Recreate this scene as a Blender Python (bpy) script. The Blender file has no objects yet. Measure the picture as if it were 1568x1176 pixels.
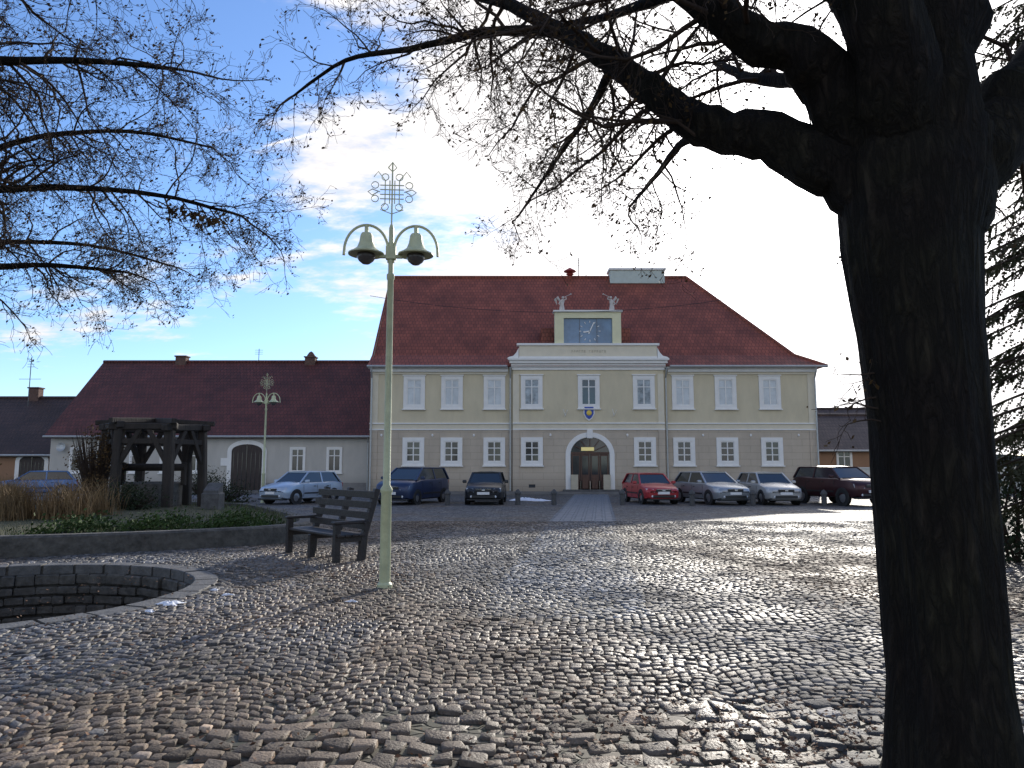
import bpy, math, random, bmesh
import numpy as np
from mathutils import Vector, Matrix, noise as mnoise
R=math.radians
scene=bpy.context.scene
# ------------------------------------------------------------------ helpers
def new_mat(name,col,rough=0.8,var=0.12,scale=4.0,bump=0.0,bscale=30.0,metal=0.0,stretch=(1,1,1),spec=0.5,col2=None,emit=None,bdist=.03):
    m=bpy.data.materials.new(name); m.use_nodes=True
    nt=m.node_tree; N=nt.nodes; L=nt.links
    b=N['Principled BSDF']; b.inputs['Roughness'].default_value=rough; b.inputs['Metallic'].default_value=metal
    b.inputs['Specular IOR Level'].default_value=spec
    tc=N.new('ShaderNodeTexCoord'); mp=N.new('ShaderNodeMapping'); mp.inputs['Scale'].default_value=stretch
    L.new(tc.outputs['Object'],mp.inputs['Vector'])
    n=N.new('ShaderNodeTexNoise'); n.inputs['Scale'].default_value=scale; n.inputs['Detail'].default_value=4
    n.inputs['Roughness'].default_value=0.65
    L.new(mp.outputs['Vector'],n.inputs['Vector'])
    cr=N.new('ShaderNodeValToRGB'); cr.color_ramp.elements[0].position=0.3; cr.color_ramp.elements[1].position=0.7
    c=Vector(col[:3]); c2=Vector(col2[:3]) if col2 else c*(1+var)
    a=c*(1-var)
    cr.color_ramp.elements[0].color=(a.x,a.y,a.z,1); cr.color_ramp.elements[1].color=(c2.x,c2.y,c2.z,1)
    L.new(n.outputs['Fac'],cr.inputs['Fac']); L.new(cr.outputs['Color'],b.inputs['Base Color'])
    if bump>0:
        n2=N.new('ShaderNodeTexNoise'); n2.inputs['Scale'].default_value=bscale; n2.inputs['Detail'].default_value=4
        L.new(mp.outputs['Vector'],n2.inputs['Vector'])
        bp=N.new('ShaderNodeBump'); bp.inputs['Strength'].default_value=bump; bp.inputs['Distance'].default_value=bdist
        L.new(n2.outputs['Fac'],bp.inputs['Height']); L.new(bp.outputs['Normal'],b.inputs['Normal'])
    if emit:
        b.inputs['Emission Color'].default_value=(*emit[:3],1); b.inputs['Emission Strength'].default_value=emit[3]
    return m

class MB:
    def __init__(s): s.v=[]; s.f=[]; s.m=[]
    def add(s,vs,fs,m=0):
        o=len(s.v); s.v.extend([tuple(p) for p in vs])
        for f in fs: s.f.append(tuple(i+o for i in f)); s.m.append(m)
    def box(s,x0,x1,y0,y1,z0,z1,m=0,M=None):
        vs=[(x0,y0,z0),(x1,y0,z0),(x1,y1,z0),(x0,y1,z0),(x0,y0,z1),(x1,y0,z1),(x1,y1,z1),(x0,y1,z1)]
        if M is not None: vs=[M@Vector(p) for p in vs]
        s.add(vs,[(0,3,2,1),(4,5,6,7),(0,1,5,4),(1,2,6,5),(2,3,7,6),(3,0,4,7)],m)
    def bbox(s,x0,x1,y0,y1,z0,z1,b=0.02,m=0,M=None):
        vs=[];
        for (z,i) in ((z0,b),(z0+b,0),(z1-b,0),(z1,b)):
            vs+=[(x0+i,y0+i,z),(x1-i,y0+i,z),(x1-i,y1-i,z),(x0+i,y1-i,z)]
        if M is not None: vs=[M@Vector(p) for p in vs]
        fs=[(3,2,1,0),(12,13,14,15)]
        for k in range(3):
            for i in range(4):
                j=(i+1)%4; fs.append((k*4+i,k*4+j,k*4+4+j,k*4+4+i))
        s.add(vs,fs,m)
    def beam(s,p,q,w,h,m=0):
        p=Vector(p);q=Vector(q); d=(q-p); L=d.length; d.normalize()
        up=Vector((0,0,1)) if abs(d.z)<0.95 else Vector((0,1,0))
        x=d.cross(up).normalized(); z=x.cross(d)
        M=Matrix((( x.x,d.x,z.x,p.x),(x.y,d.y,z.y,p.y),(x.z,d.z,z.z,p.z),(0,0,0,1)))
        s.bbox(-w/2,w/2,0,L,-h/2,h/2,min(w,h)*0.12,m,M)
    def tube(s,pts,rad,n=6,m=0,cap=True,fn=None):
        pts=[Vector(p) for p in pts]; k=len(pts)
        if not hasattr(rad,'__len__'): rad=[rad]*k
        vs=[];fs=[]; x=None
        for i,p in enumerate(pts):
            t=(pts[min(i+1,k-1)]-pts[max(i-1,0)])
            if t.length<1e-9: t=Vector((0,0,1))
            t.normalize()
            if x is None:
                a=Vector((1,0,0)) if abs(t.x)<0.8 else Vector((0,1,0))
                x=(a-t*a.dot(t)).normalized()
            else:
                x=(x-t*x.dot(t))
                if x.length<1e-6: x=t.orthogonal()
                x.normalize()
            y=t.cross(x)
            for j in range(n):
                th=2*math.pi*j/n; r=rad[i]
                if fn: r*=fn(p,th)
                vs.append(p+(x*math.cos(th)+y*math.sin(th))*r)
        for i in range(k-1):
            for j in range(n):
                j2=(j+1)%n; fs.append((i*n+j,i*n+j2,(i+1)*n+j2,(i+1)*n+j))
        if cap and n>3:
            fs.append(tuple(range(n-1,-1,-1))); fs.append(tuple((k-1)*n+j for j in range(n)))
        s.add(vs,fs,m)
    def lathe(s,prof,c=(0,0,0),n=20,m=0,M=None):
        vs=[];fs=[];k=len(prof)
        for (r,z) in prof:
            for j in range(n):
                th=2*math.pi*j/n; p=Vector((c[0]+r*math.cos(th),c[1]+r*math.sin(th),c[2]+z))
                vs.append(M@p if M is not None else p)
        for i in range(k-1):
            for j in range(n):
                j2=(j+1)%n; fs.append((i*n+j,i*n+j2,(i+1)*n+j2,(i+1)*n+j))
        s.add(vs,fs,m)
    def ball(s,c,r,m=0,sc=(1,1,1),n=10):
        prof=[(max(1e-4,math.sin(math.pi*i/n)),-math.cos(math.pi*i/n)) for i in range(n+1)]
        M=Matrix.Translation(Vector(c))@Matrix.Diagonal((r*sc[0],r*sc[1],r*sc[2],1))
        s.lathe(prof,(0,0,0),12,m,M)
    def build(s,name,mats,parent=None,world=False,smooth=False,loc=None):
        me=bpy.data.meshes.new(name); me.from_pydata(s.v,[],s.f)
        for mt in mats: me.materials.append(mt)
        me.polygons.foreach_set('material_index',s.m)
        if smooth is True: me.polygons.foreach_set('use_smooth',[True]*len(s.f))
        me.update()
        ob=bpy.data.objects.new(name,me); scene.collection.objects.link(ob)
        if smooth=='auto':
            me.polygons.foreach_set('use_smooth',[True]*len(s.f))
            try: me.set_sharp_from_angle(angle=R(35))
            except Exception: pass
        if parent:
            ob.parent=parent
            if world: ob.location=-parent.location
        elif loc: ob.location=loc
        return ob
def empty(name,loc=(0,0,0),rz=0):
    e=bpy.data.objects.new(name,None); scene.collection.objects.link(e); e.location=loc; e.rotation_euler=(0,0,rz); e.empty_display_size=0.5
    return e
rnd=random.Random(7)

# ------------------------------------------------------------------ sun / world
AZ=R(23); EL=R(21)
S=Vector((math.sin(AZ)*math.cos(EL),math.cos(AZ)*math.cos(EL),math.sin(EL)))
sun=bpy.data.lights.new('sun','SUN'); sun.energy=5.0; sun.angle=R(0.53); sun.color=(1,0.93,0.82)
so=bpy.data.objects.new('sun',sun); scene.collection.objects.link(so); so.rotation_euler=S.to_track_quat('Z','Y').to_euler(); so.location=(10,20,30)
w=bpy.data.worlds.new("World"); scene.world=w; w.use_nodes=True
nt=w.node_tree; N=nt.nodes; L=nt.links
bg=N['Background']; bg.inputs['Strength'].default_value=0.14
sky=N.new('ShaderNodeTexSky'); sky.sky_type='NISHITA'; sky.sun_disc=False; sky.sun_elevation=EL; sky.sun_rotation=AZ
sky.air_density=1.0; sky.dust_density=0.4; sky.ozone_density=2.5
tc=N.new('ShaderNodeTexCoord')
def M_(op,a,b=None,c=None,clamp=False):
    n=N.new('ShaderNodeMath'); n.operation=op; n.use_clamp=clamp
    for i,v in enumerate((a,b,c)):
        if v is None: continue
        if isinstance(v,(int,float)): n.inputs[i].default_value=v
        else: L.new(v,n.inputs[i])
    return n.outputs[0]
def dot(vec):
    n=N.new('ShaderNodeVectorMath'); n.operation='DOT_PRODUCT'; L.new(tc.outputs['Generated'],n.inputs[0]); n.inputs[1].default_value=vec
    return n.outputs['Value']
sep=N.new('ShaderNodeSeparateXYZ'); L.new(tc.outputs['Generated'],sep.inputs[0])
zc=M_('ADD',M_('MAXIMUM',sep.outputs['Z'],0.0),0.22)
cx=M_('DIVIDE',sep.outputs['X'],zc); cy=M_('DIVIDE',sep.outputs['Y'],zc)
comb=N.new('ShaderNodeCombineXYZ'); L.new(cx,comb.inputs[0]); L.new(cy,comb.inputs[1])
mp=N.new('ShaderNodeMapping'); mp.inputs['Rotation'].default_value=(0,0,R(-25)); mp.inputs['Scale'].default_value=(1.0,1.7,1.0); mp.inputs['Location'].default_value=(3.3,1.2,0)
L.new(comb.outputs[0],mp.inputs['Vector'])
n1=N.new('ShaderNodeTexNoise'); n1.inputs['Scale'].default_value=0.9; n1.inputs['Detail'].default_value=8; n1.inputs['Roughness'].default_value=0.6; n1.inputs['Distortion'].default_value=0.3
L.new(mp.outputs[0],n1.inputs['Vector'])
n2=N.new('ShaderNodeTexNoise'); n2.inputs['Scale'].default_value=6; n2.inputs['Detail'].default_value=5; n2.inputs['Roughness'].default_value=0.62
L.new(mp.outputs[0],n2.inputs['Vector'])
ca=dot(tuple(S))
ramp=N.new('ShaderNodeValToRGB'); e=ramp.color_ramp.elements
e[0].position=0.0; e[0].color=(0.60,)*3+(1,)
e[1].position=1.0; e[1].color=(0.95,)*3+(1,)
for p,v in ((0.5,0.54),(0.76,0.45),(0.885,0.43),(0.93,0.60),(0.97,0.80)):
    q=e.new(p); q.color=(v,v,v,1)
L.new(M_('MULTIPLY_ADD',ca,0.5,0.5),ramp.inputs['Fac'])
cv=M_('ADD',M_('ADD',n1.outputs['Fac'],M_('MULTIPLY',n2.outputs['Fac'],0.40)),ramp.outputs['Color'])
mask=N.new('ShaderNodeMapRange'); mask.interpolation_type='SMOOTHSTEP'; mask.inputs['From Min'].default_value=1.20; mask.inputs['From Max'].default_value=1.36
L.new(cv,mask.inputs['Value'])
def adir(az,el): az=R(az);el=R(el); return Vector((math.sin(az)*math.cos(el),math.cos(az)*math.cos(el),math.sin(el)))
a=adir(-19.9,23.1); b=adir(-11.0,26.2); nn=a.cross(b).normalized(); mid=(a+b).normalized(); hl=math.acos(a.dot(mid))
line=M_('SUBTRACT',1.0,M_('DIVIDE',M_('ABSOLUTE',dot(tuple(nn))),0.003),clamp=True)
seg=M_('MULTIPLY',M_('SUBTRACT',dot(tuple(mid)),math.cos(hl)),900.0,clamp=True)
trail=M_('MULTIPLY',line,seg)
mk=M_('MAXIMUM',mask.outputs[0],trail)
cap=M_('MAXIMUM',ca,0.0)
glow=M_('ADD',M_('MULTIPLY',M_('POWER',cap,14.0),8.0),M_('MULTIPLY',M_('POWER',cap,90.0),45.0))
cb=M_('ADD',M_('ADD',M_('MULTIPLY',n2.outputs['Fac'],5.0),M_('MULTIPLY',trail,2.5)),M_('ADD',4.2,glow))
cc=N.new('ShaderNodeCombineColor'); L.new(M_('MULTIPLY',cb,1.03),cc.inputs[0]); L.new(cb,cc.inputs[1]); L.new(M_('MULTIPLY',cb,1.0),cc.inputs[2])
bl=N.new('ShaderNodeMix'); bl.data_type='RGBA'; bl.blend_type='MULTIPLY'; bl.inputs[0].default_value=1; L.new(sky.outputs[0],bl.inputs[6]); bl.inputs[7].default_value=(1.08,1.28,1.6,1)
mx=N.new('ShaderNodeMix'); mx.data_type='RGBA'; L.new(mk,mx.inputs[0]); L.new(bl.outputs[2],mx.inputs[6]); L.new(cc.outputs[0],mx.inputs[7])
L.new(mx.outputs[2],bg.inputs['Color'])

# ------------------------------------------------------------------ camera
cam=bpy.data.cameras.new('camera'); co=bpy.data.objects.new('camera',cam); scene.collection.objects.link(co)
co.location=(0,0,1.6); co.rotation_euler=(R(90+6.5),0,0); cam.sensor_width=36; cam.lens=25.7; cam.clip_end=3000; cam.clip_start=0.05
scene.camera=co
scene.view_settings.view_transform='Standard'

# ------------------------------------------------------------------ ground
PITC=(-6.9,9.6); PITR=2.65
bed=[(-22,13.2),(-16,12.4),(-12,12.5),(-9.05,13.2),(-7.2,14.0),(-5.7,14.9),(-4.9,15.7),(-4.6,16.5),(-4.75,17.6),(-5.6,19.6),(-7.0,22),(-8.3,24.2),(-10,25.8),(-14,27),(-22,27)]
def inbed(x,y):
    c=np.zeros(x.shape,bool); n=len(bed)
    for i in range(n):
        x1,y1=bed[i];x2,y2=bed[(i+1)%n]
        if y1==y2: continue
        t=((y1>y)!=(y2>y))&(x<(x2-x1)*(y-y1)/(y2-y1)+x1); c^=t
    return c
YS=22.0
gm=bpy.data.materials.new('cobble_ground'); gm.use_nodes=True
nt=gm.node_tree; N=nt.nodes; L=nt.links; b=N['Principled BSDF']
tc=N.new('ShaderNodeTexCoord')
vo=N.new('ShaderNodeTexVoronoi'); vo.inputs['Scale'].default_value=8; vo.inputs['Randomness'].default_value=0.7; L.new(tc.outputs['Object'],vo.inputs['Vector'])
vd=N.new('ShaderNodeTexVoronoi'); vd.feature='DISTANCE_TO_EDGE'; vd.inputs['Scale'].default_value=8; vd.inputs['Randomness'].default_value=0.7; L.new(tc.outputs['Object'],vd.inputs['Vector'])
no=N.new('ShaderNodeTexNoise'); no.inputs['Scale'].default_value=0.4; no.inputs['Detail'].default_value=7; no.inputs['Roughness'].default_value=.65; L.new(tc.outputs['Object'],no.inputs['Vector'])
r1=N.new('ShaderNodeValToRGB'); r1.color_ramp.elements[0].position=.38; r1.color_ramp.elements[0].color=(.085,.09,.10,1); r1.color_ramp.elements[1].position=.66; r1.color_ramp.elements[1].color=(.14,.105,.072,1)
q=r1.color_ramp.elements.new(.5); q.color=(.12,.118,.12,1)
L.new(no.outputs['Fac'],r1.inputs['Fac'])
hs=N.new('ShaderNodeHueSaturation'); L.new(r1.outputs[0],hs.inputs['Color'])
sp=N.new('ShaderNodeSeparateColor'); L.new(vo.outputs['Color'],sp.inputs[0])
mr=N.new('ShaderNodeMapRange'); mr.inputs['To Min'].default_value=.45; mr.inputs['To Max'].default_value=1.7; L.new(sp.outputs[0],mr.inputs['Value']); L.new(mr.outputs[0],hs.inputs['Value'])
r2=N.new('ShaderNodeValToRGB'); r2.color_ramp.elements[0].position=.02; r2.color_ramp.elements[0].color=(.3,.3,.3,1); r2.color_ramp.elements[1].position=.1; r2.color_ramp.elements[1].color=(1,1,1,1); L.new(vd.outputs['Distance'],r2.inputs['Fac'])
mm=N.new('ShaderNodeMix'); mm.data_type='RGBA'; mm.blend_type='MULTIPLY'; mm.inputs[0].default_value=1; L.new(hs.outputs[0],mm.inputs[6]); L.new(r2.outputs[0],mm.inputs[7])
sx=N.new('ShaderNodeSeparateXYZ'); L.new(tc.outputs['Object'],sx.inputs[0])
g1=N.new('ShaderNodeMath'); g1.operation='GREATER_THAN'; L.new(sx.outputs['Y'],g1.inputs[0]); g1.inputs[1].default_value=YS
ng=N.new('ShaderNodeTexNoise'); ng.inputs['Scale'].default_value=1.3; ng.inputs['Detail'].default_value=8; L.new(tc.outputs['Object'],ng.inputs['Vector'])
rd=N.new('ShaderNodeValToRGB'); rd.color_ramp.elements[0].position=.35; rd.color_ramp.elements[0].color=(.028,.022,.016,1); rd.color_ramp.elements[1].position=.68; rd.color_ramp.elements[1].color=(.085,.064,.042,1)
q=rd.color_ramp.elements.new(.52); q.color=(.045,.042,.022,1); L.new(ng.outputs['Fac'],rd.inputs['Fac'])
m3=N.new('ShaderNodeMix'); m3.data_type='RGBA'; L.new(g1.outputs[0],m3.inputs[0]); L.new(rd.outputs[0],m3.inputs[6]); L.new(mm.outputs[2],m3.inputs[7])
L.new(m3.outputs[2],b.inputs['Base Color']); b.inputs['Roughness'].default_value=.7
bp=N.new('ShaderNodeBump'); bp.inputs['Strength'].default_value=1; bp.inputs['Distance'].default_value=.04; L.new(r2.outputs[0],bp.inputs['Height']); L.new(bp.outputs['Normal'],b.inputs['Normal'])
bm=bmesh.new()
outer=[bm.verts.new(p) for p in ((-900,-300,0),(900,-300,0),(900,1500,0),(-900,1500,0))]
inner=[bm.verts.new((PITC[0]+PITR*math.cos(t*math.pi/24),PITC[1]+PITR*math.sin(t*math.pi/24),0)) for t in range(48)]
es=[bm.edges.new((outer[i],outer[(i+1)%4])) for i in range(4)]+[bm.edges.new((inner[i],inner[(i+1)%48])) for i in range(48)]
bmesh.ops.triangle_fill(bm,edges=es,use_beauty=True)
for f in bm.faces:
    if f.normal.z<0: f.normal_flip()
me=bpy.data.meshes.new('ground'); bm.to_mesh(me); bm.free(); me.materials.append(gm)
ob=bpy.data.objects.new('ground',me); scene.collection.objects.link(ob)

rs=np.random.RandomState(3)
def smooth_noise(x,y,f,seed=0):
    k=np.random.RandomState(seed); o=0
    for i in range(7):
        a=k.uniform(0,6.28); fr=f*k.uniform(.6,1.9)
        o=o+np.sin((x*math.cos(a)+y*math.sin(a))*fr+k.uniform(0,6.28))
    return o/7
def bigzone(x,y):
    n_=smooth_noise(x,y,2.2,5)
    return (y<4.85+0.6*n_)&(x>-1.9)&(np.abs(x-.12)>.28+.2*n_)
W=1.5
def sstep(t): t=np.clip(t,0,1); return t*t*(3-2*t)
def warp(x,y,A):
    t=(x/W+.13*smooth_noise(x,y,.5,21))%1.0
    d=np.abs(x-(0.11*y-0.35))
    a=A*sstep((d-.8)/.5)
    yy=y+a*(1-(2*t-1)**2)
    return x+0.06*smooth_noise(x,y,1.1,1)+.012*smooth_noise(x,y,9,3),yy+0.06*smooth_noise(x,y,1.0,2)+.014*smooth_noise(x,y,8,4)
def setts(cell,cond,A,jit):
    ii=np.arange(int(-24/cell),int(24/cell)); jj=np.arange(int(1.5/cell),int((YS+1)/cell))
    I,J=np.meshgrid(ii,jj); I=I.ravel();J=J.ravel()
    rowo=np.random.RandomState(8).uniform(0,cell,4000)
    x0=I*cell+rowo[J]; y0=J*cell
    k=(np.abs(x0)<.80*y0+1.2); x0=x0[k];y0=y0[k]; 
    cx,cy=warp(x0+cell/2,y0+cell/2,A)
    k=cond(cx,cy)&(~inbed(cx,cy))&(((cx-PITC[0])**2+(cy-PITC[1])**2)>(PITR+.28)**2)&(cy<YS)
    # a few stones are missing
    k&=rs.uniform(0,1,len(k))>.012
    x0=x0[k];y0=y0[k];cx=cx[k];cy=cy[k];n=len(x0)
    h=cell*.5
    g=0.89+rs.uniform(-.11,.05,n)
    C=[]
    for sx_,sy_ in ((-1,-1),(1,-1),(1,1),(-1,1)):
        X=x0+h+sx_*h*g+rs.normal(0,cell*jit,n); Y=y0+h+sy_*h*g+rs.normal(0,cell*jit,n)
        a,bq=warp(X,Y,A)
        C.append(np.stack([a,bq],1))
    C=np.stack(C,1)
    cen=C.mean(1,keepdims=True)
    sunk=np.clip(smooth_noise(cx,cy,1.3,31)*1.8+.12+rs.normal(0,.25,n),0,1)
    hz=(rs.normal(0.020,.004,n)-.014*sunk)*(cell/.095)**.5
    hz=np.maximum(hz,.002)
    tilt=rs.normal(0,.075,(n,2))
    V=np.zeros((n,12,3))
    V[:,0:4,:2]=C; V[:,0:4,2]=-.012
    c2=cen+(C-cen)*.95; V[:,4:8,:2]=c2; V[:,4:8,2]=(hz-.006)[:,None]
    c3=cen+(C-cen)*.74; V[:,8:12,:2]=c3; V[:,8:12,2]=hz[:,None]
    rel=(V[:,4:,:2]-cen); V[:,4:,2]+=(rel*tilt[:,None,:]).sum(2)
    V[:,4:,2]+=rs.normal(0,.0015,(n,8))
    F=[]
    for k_ in (0,4):
        for i in range(4):
            j=(i+1)%4; F.append([k_+i,k_+j,k_+4+j,k_+4+i])
    F.append([8,9,10,11])
    F=np.array(F)[None]+(np.arange(n)*12)[:,None,None]
    val=rs.lognormal(0,.36,n)
    base=np.array([.102,.098,.096])[None]*val[:,None]
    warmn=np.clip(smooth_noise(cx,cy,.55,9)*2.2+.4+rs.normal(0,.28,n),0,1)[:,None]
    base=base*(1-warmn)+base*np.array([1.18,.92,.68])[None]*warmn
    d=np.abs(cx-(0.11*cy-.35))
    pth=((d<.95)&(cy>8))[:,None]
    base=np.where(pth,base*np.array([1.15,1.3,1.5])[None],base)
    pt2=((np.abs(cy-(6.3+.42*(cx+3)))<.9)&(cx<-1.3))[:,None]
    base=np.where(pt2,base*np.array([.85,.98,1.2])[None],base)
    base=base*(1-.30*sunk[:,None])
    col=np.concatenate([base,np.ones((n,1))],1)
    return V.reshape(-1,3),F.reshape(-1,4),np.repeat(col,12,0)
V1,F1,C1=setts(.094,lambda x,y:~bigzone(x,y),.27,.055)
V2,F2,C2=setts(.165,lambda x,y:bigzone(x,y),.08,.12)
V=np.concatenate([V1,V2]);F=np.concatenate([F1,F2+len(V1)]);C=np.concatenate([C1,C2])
me=bpy.data.meshes.new('cobblestone_paving')
me.vertices.add(len(V)); me.vertices.foreach_set('co',V.ravel().astype(np.float32))
me.loops.add(F.size); me.loops.foreach_set('vertex_index',F.ravel().astype(np.int32))
me.polygons.add(len(F)); me.polygons.foreach_set('loop_start',(np.arange(len(F))*4).astype(np.int32)); me.polygons.foreach_set('loop_total',np.full(len(F),4,np.int32))
me.polygons.foreach_set('use_smooth',np.ones(len(F),bool)); me.update(calc_edges=True)
ca_=me.color_attributes.new('Col','FLOAT_COLOR','POINT'); ca_.data.foreach_set('color',C.ravel().astype(np.float32))
sm=bpy.data.materials.new('sett_stone'); sm.use_nodes=True; nt=sm.node_tree;N=nt.nodes;L=nt.links;b=N['Principled BSDF']
at=N.new('ShaderNodeAttribute'); at.attribute_name='Col'; tc=N.new('ShaderNodeTexCoord')
no=N.new('ShaderNodeTexNoise'); no.inputs['Scale'].default_value=55; no.inputs['Detail'].default_value=3; L.new(tc.outputs['Object'],no.inputs['Vector'])
mr=N.new('ShaderNodeMapRange'); mr.inputs['To Min'].default_value=.4; mr.inputs['To Max'].default_value=1.6; L.new(no.outputs['Fac'],mr.inputs['Value'])
hs=N.new('ShaderNodeHueSaturation'); L.new(at.outputs['Color'],hs.inputs['Color']); L.new(mr.outputs[0],hs.inputs['Value']); L.new(hs.outputs[0],b.inputs['Base Color'])
nw=N.new('ShaderNodeTexNoise'); nw.inputs['Scale'].default_value=.6; nw.inputs['Detail'].default_value=4; L.new(tc.outputs['Object'],nw.inputs['Vector'])
mr=N.new('ShaderNodeMapRange'); mr.inputs['From Min'].default_value=.35; mr.inputs['From Max'].default_value=.65; mr.inputs['To Min'].default_value=.44; mr.inputs['To Max'].default_value=.85; L.new(nw.outputs['Fac'],mr.inputs['Value']); L.new(mr.outputs[0],b.inputs['Roughness'])
b.inputs['Specular IOR Level'].default_value=.38
bp=N.new('ShaderNodeBump'); bp.inputs['Strength'].default_value=.8; bp.inputs['Distance'].default_value=.012; L.new(no.outputs['Fac'],bp.inputs['Height']); L.new(bp.outputs['Normal'],b.inputs['Normal'])
me.materials.append(sm)
ob=bpy.data.objects.new('cobblestone_paving',me); scene.collection.objects.link(ob)

asphalt=new_mat('asphalt',(.12,.125,.14),.75,.2,1.5,.3,80)
mb=MB(); mb.add([(-70,38.5,.004),(-5,38.5,.004),(-5,43.5,.004),(-70,43.5,.004)],[(0,1,2,3)]); mb.build('road',[asphalt])
pathm=new_mat('path_stone',(.15,.17,.20),.55,.3,7,.5,20)
mb=MB()
for j in range(78):
    y0=YS+.02+j*.28; xm=2.07+(4.7-2.07)*(y0-YS)/22
    for i in range(6):
        xa=xm-.96+i*.32+(.1 if j%2 else 0); mb.bbox(xa,xa+.30,y0,y0+.265,-.02,.014+rnd.uniform(-.003,.003),.008,0)
mb.build('path',[pathm])
pave=new_mat('paving',(.16,.155,.15),.8,.2,2,.3,50)
mb=MB(); mb.box(-60,-9,46.3,48,-.1,.12); mb.box(-8.95,20,43.9,46,-.1,.12); mb.build('pavement',[pave])

# ------------------------------------------------------------------ materials
stone=new_mat('rough_stone',(.075,.07,.062),.85,.5,6,.9,14)
capst=new_mat('cap_stone',(.09,.088,.086),.75,.4,5,.5,30)
grass_m=new_mat('grass_soil',(.05,.05,.022),.95,.4,3,.6,40)
leafg=new_mat('ivy_leaf',(.04,.07,.018),.75,.5,3,spec=.2)
hedgeg=new_mat('hedge_leaf',(.02,.03,.012),.7,.5,4,spec=.2)
drygr=new_mat('dry_grass',(.17,.11,.05),.85,.45,2)
wood=new_mat('weathered_wood',(.026,.020,.016),.8,.4,8,.5,25,stretch=(1,1,.2))
bench_m=new_mat('bench_wood',(.024,.019,.018),.5,.4,10,.3,30)
twig=new_mat('twig_bark',(.045,.030,.022),.85,.3,5,spec=.3)
needle=new_mat('conifer_needles',(.050,.050,.024),.8,.5,2,spec=.2)
iron=new_mat('iron_grey',(.12,.12,.12),.5,.2,10,metal=.6)
lampgr=new_mat('lamp_paint',(.50,.52,.32),.45,.18,5,.15,40)
glassbulb=new_mat('lamp_glass',(.10,.09,.09),.2,.2,5)
snow=new_mat('snow',(.78,.80,.85),.6,.05,10,.4,30)
bark=bpy.data.materials.new('bark'); bark.use_nodes=True; nt=bark.node_tree;N=nt.nodes;L=nt.links;b=N['Principled BSDF']
tc=N.new('ShaderNodeTexCoord'); mp=N.new('ShaderNodeMapping'); mp.inputs['Scale'].default_value=(1,1,.22); L.new(tc.outputs['Object'],mp.inputs[0])
n1=N.new('ShaderNodeTexNoise'); n1.inputs['Scale'].default_value=19; n1.inputs['Detail'].default_value=6; n1.inputs['Roughness'].default_value=.6; n1.inputs['Distortion'].default_value=.5; L.new(mp.outputs[0],n1.inputs['Vector'])
rg=N.new('ShaderNodeMath'); rg.operation='SUBTRACT'; rg.inputs[1].default_value=.5; L.new(n1.outputs['Fac'],rg.inputs[0]); ab=N.new('ShaderNodeMath'); ab.operation='ABSOLUTE'; L.new(rg.outputs[0],ab.inputs[0])
cr=N.new('ShaderNodeValToRGB'); cr.color_ramp.elements[0].position=.0; cr.color_ramp.elements[0].color=(.010,.008,.007,1); cr.color_ramp.elements[1].position=.2; cr.color_ramp.elements[1].color=(.034,.026,.021,1); L.new(ab.outputs[0],cr.inputs[0])
n3=N.new('ShaderNodeTexNoise'); n3.inputs['Scale'].default_value=2.2; n3.inputs['Detail'].default_value=6; L.new(tc.outputs['Object'],n3.inputs['Vector'])
c3_=N.new('ShaderNodeValToRGB'); c3_.color_ramp.elements[0].position=.4; c3_.color_ramp.elements[0].color=(.8,.78,.75,1); c3_.color_ramp.elements[1].position=.65; c3_.color_ramp.elements[1].color=(1.0,1.15,.85,1); L.new(n3.outputs[0],c3_.inputs[0])
mx=N.new('ShaderNodeMix'); mx.data_type='RGBA'; mx.blend_type='MULTIPLY'; mx.inputs[0].default_value=1; L.new(cr.outputs[0],mx.inputs[6]); L.new(c3_.outputs[0],mx.inputs[7]); L.new(mx.outputs[2],b.inputs['Base Color'])
b.inputs['Roughness'].default_value=.9; b.inputs['Specular IOR Level'].default_value=.2
mi=N.new('ShaderNodeMath'); mi.operation='MINIMUM'; mi.inputs[1].default_value=.18; L.new(ab.outputs[0],mi.inputs[0])
bp=N.new('ShaderNodeBump'); bp.inputs['Strength'].default_value=1; bp.inputs['Distance'].default_value=.12; L.new(mi.outputs[0],bp.inputs['Height']); L.new(bp.outputs[0],b.inputs['Normal'])

# ------------------------------------------------------------------ pit
e=empty('stone_pit',(PITC[0],PITC[1],0))
mb=MB()
mb.lathe([(PITR-.02,.018),(PITR-.02,-1.4),(0.01,-1.4)],(0,0,0),64,0); mb.build('wall',[stone],e)
mb=MB()
nk=34
for i in range(nk):
    a0=2*math.pi*i/nk+.008; a1=2*math.pi*(i+1)/nk-.008; am=(a0+a1)/2
    r0=PITR-.05; r1=PITR+.26+rnd.uniform(-.03,.03); z=.022+rnd.uniform(-.005,.006)
    vs=[]
    for zz,ins in ((-.12,0),(z-.010,0),(z,.012)):
        for (r,a) in ((r0+ins,a0),(r1-ins,a0),(r1-ins,am),(r1-ins,a1),(r0+ins,a1),(r0+ins,am)):
            vs.append((r*math.cos(a),r*math.sin(a),zz))
    fs=[]
    for k in (0,6):
        for q in range(6): fs.append((k+q,k+(q+1)%6,k+6+(q+1)%6,k+6+q))
    fs.append(tuple(range(12,18))); mb.add(vs,fs)
mb.build('rim_stones',[capst],e)
mb=MB()
z0=-.12
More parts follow.
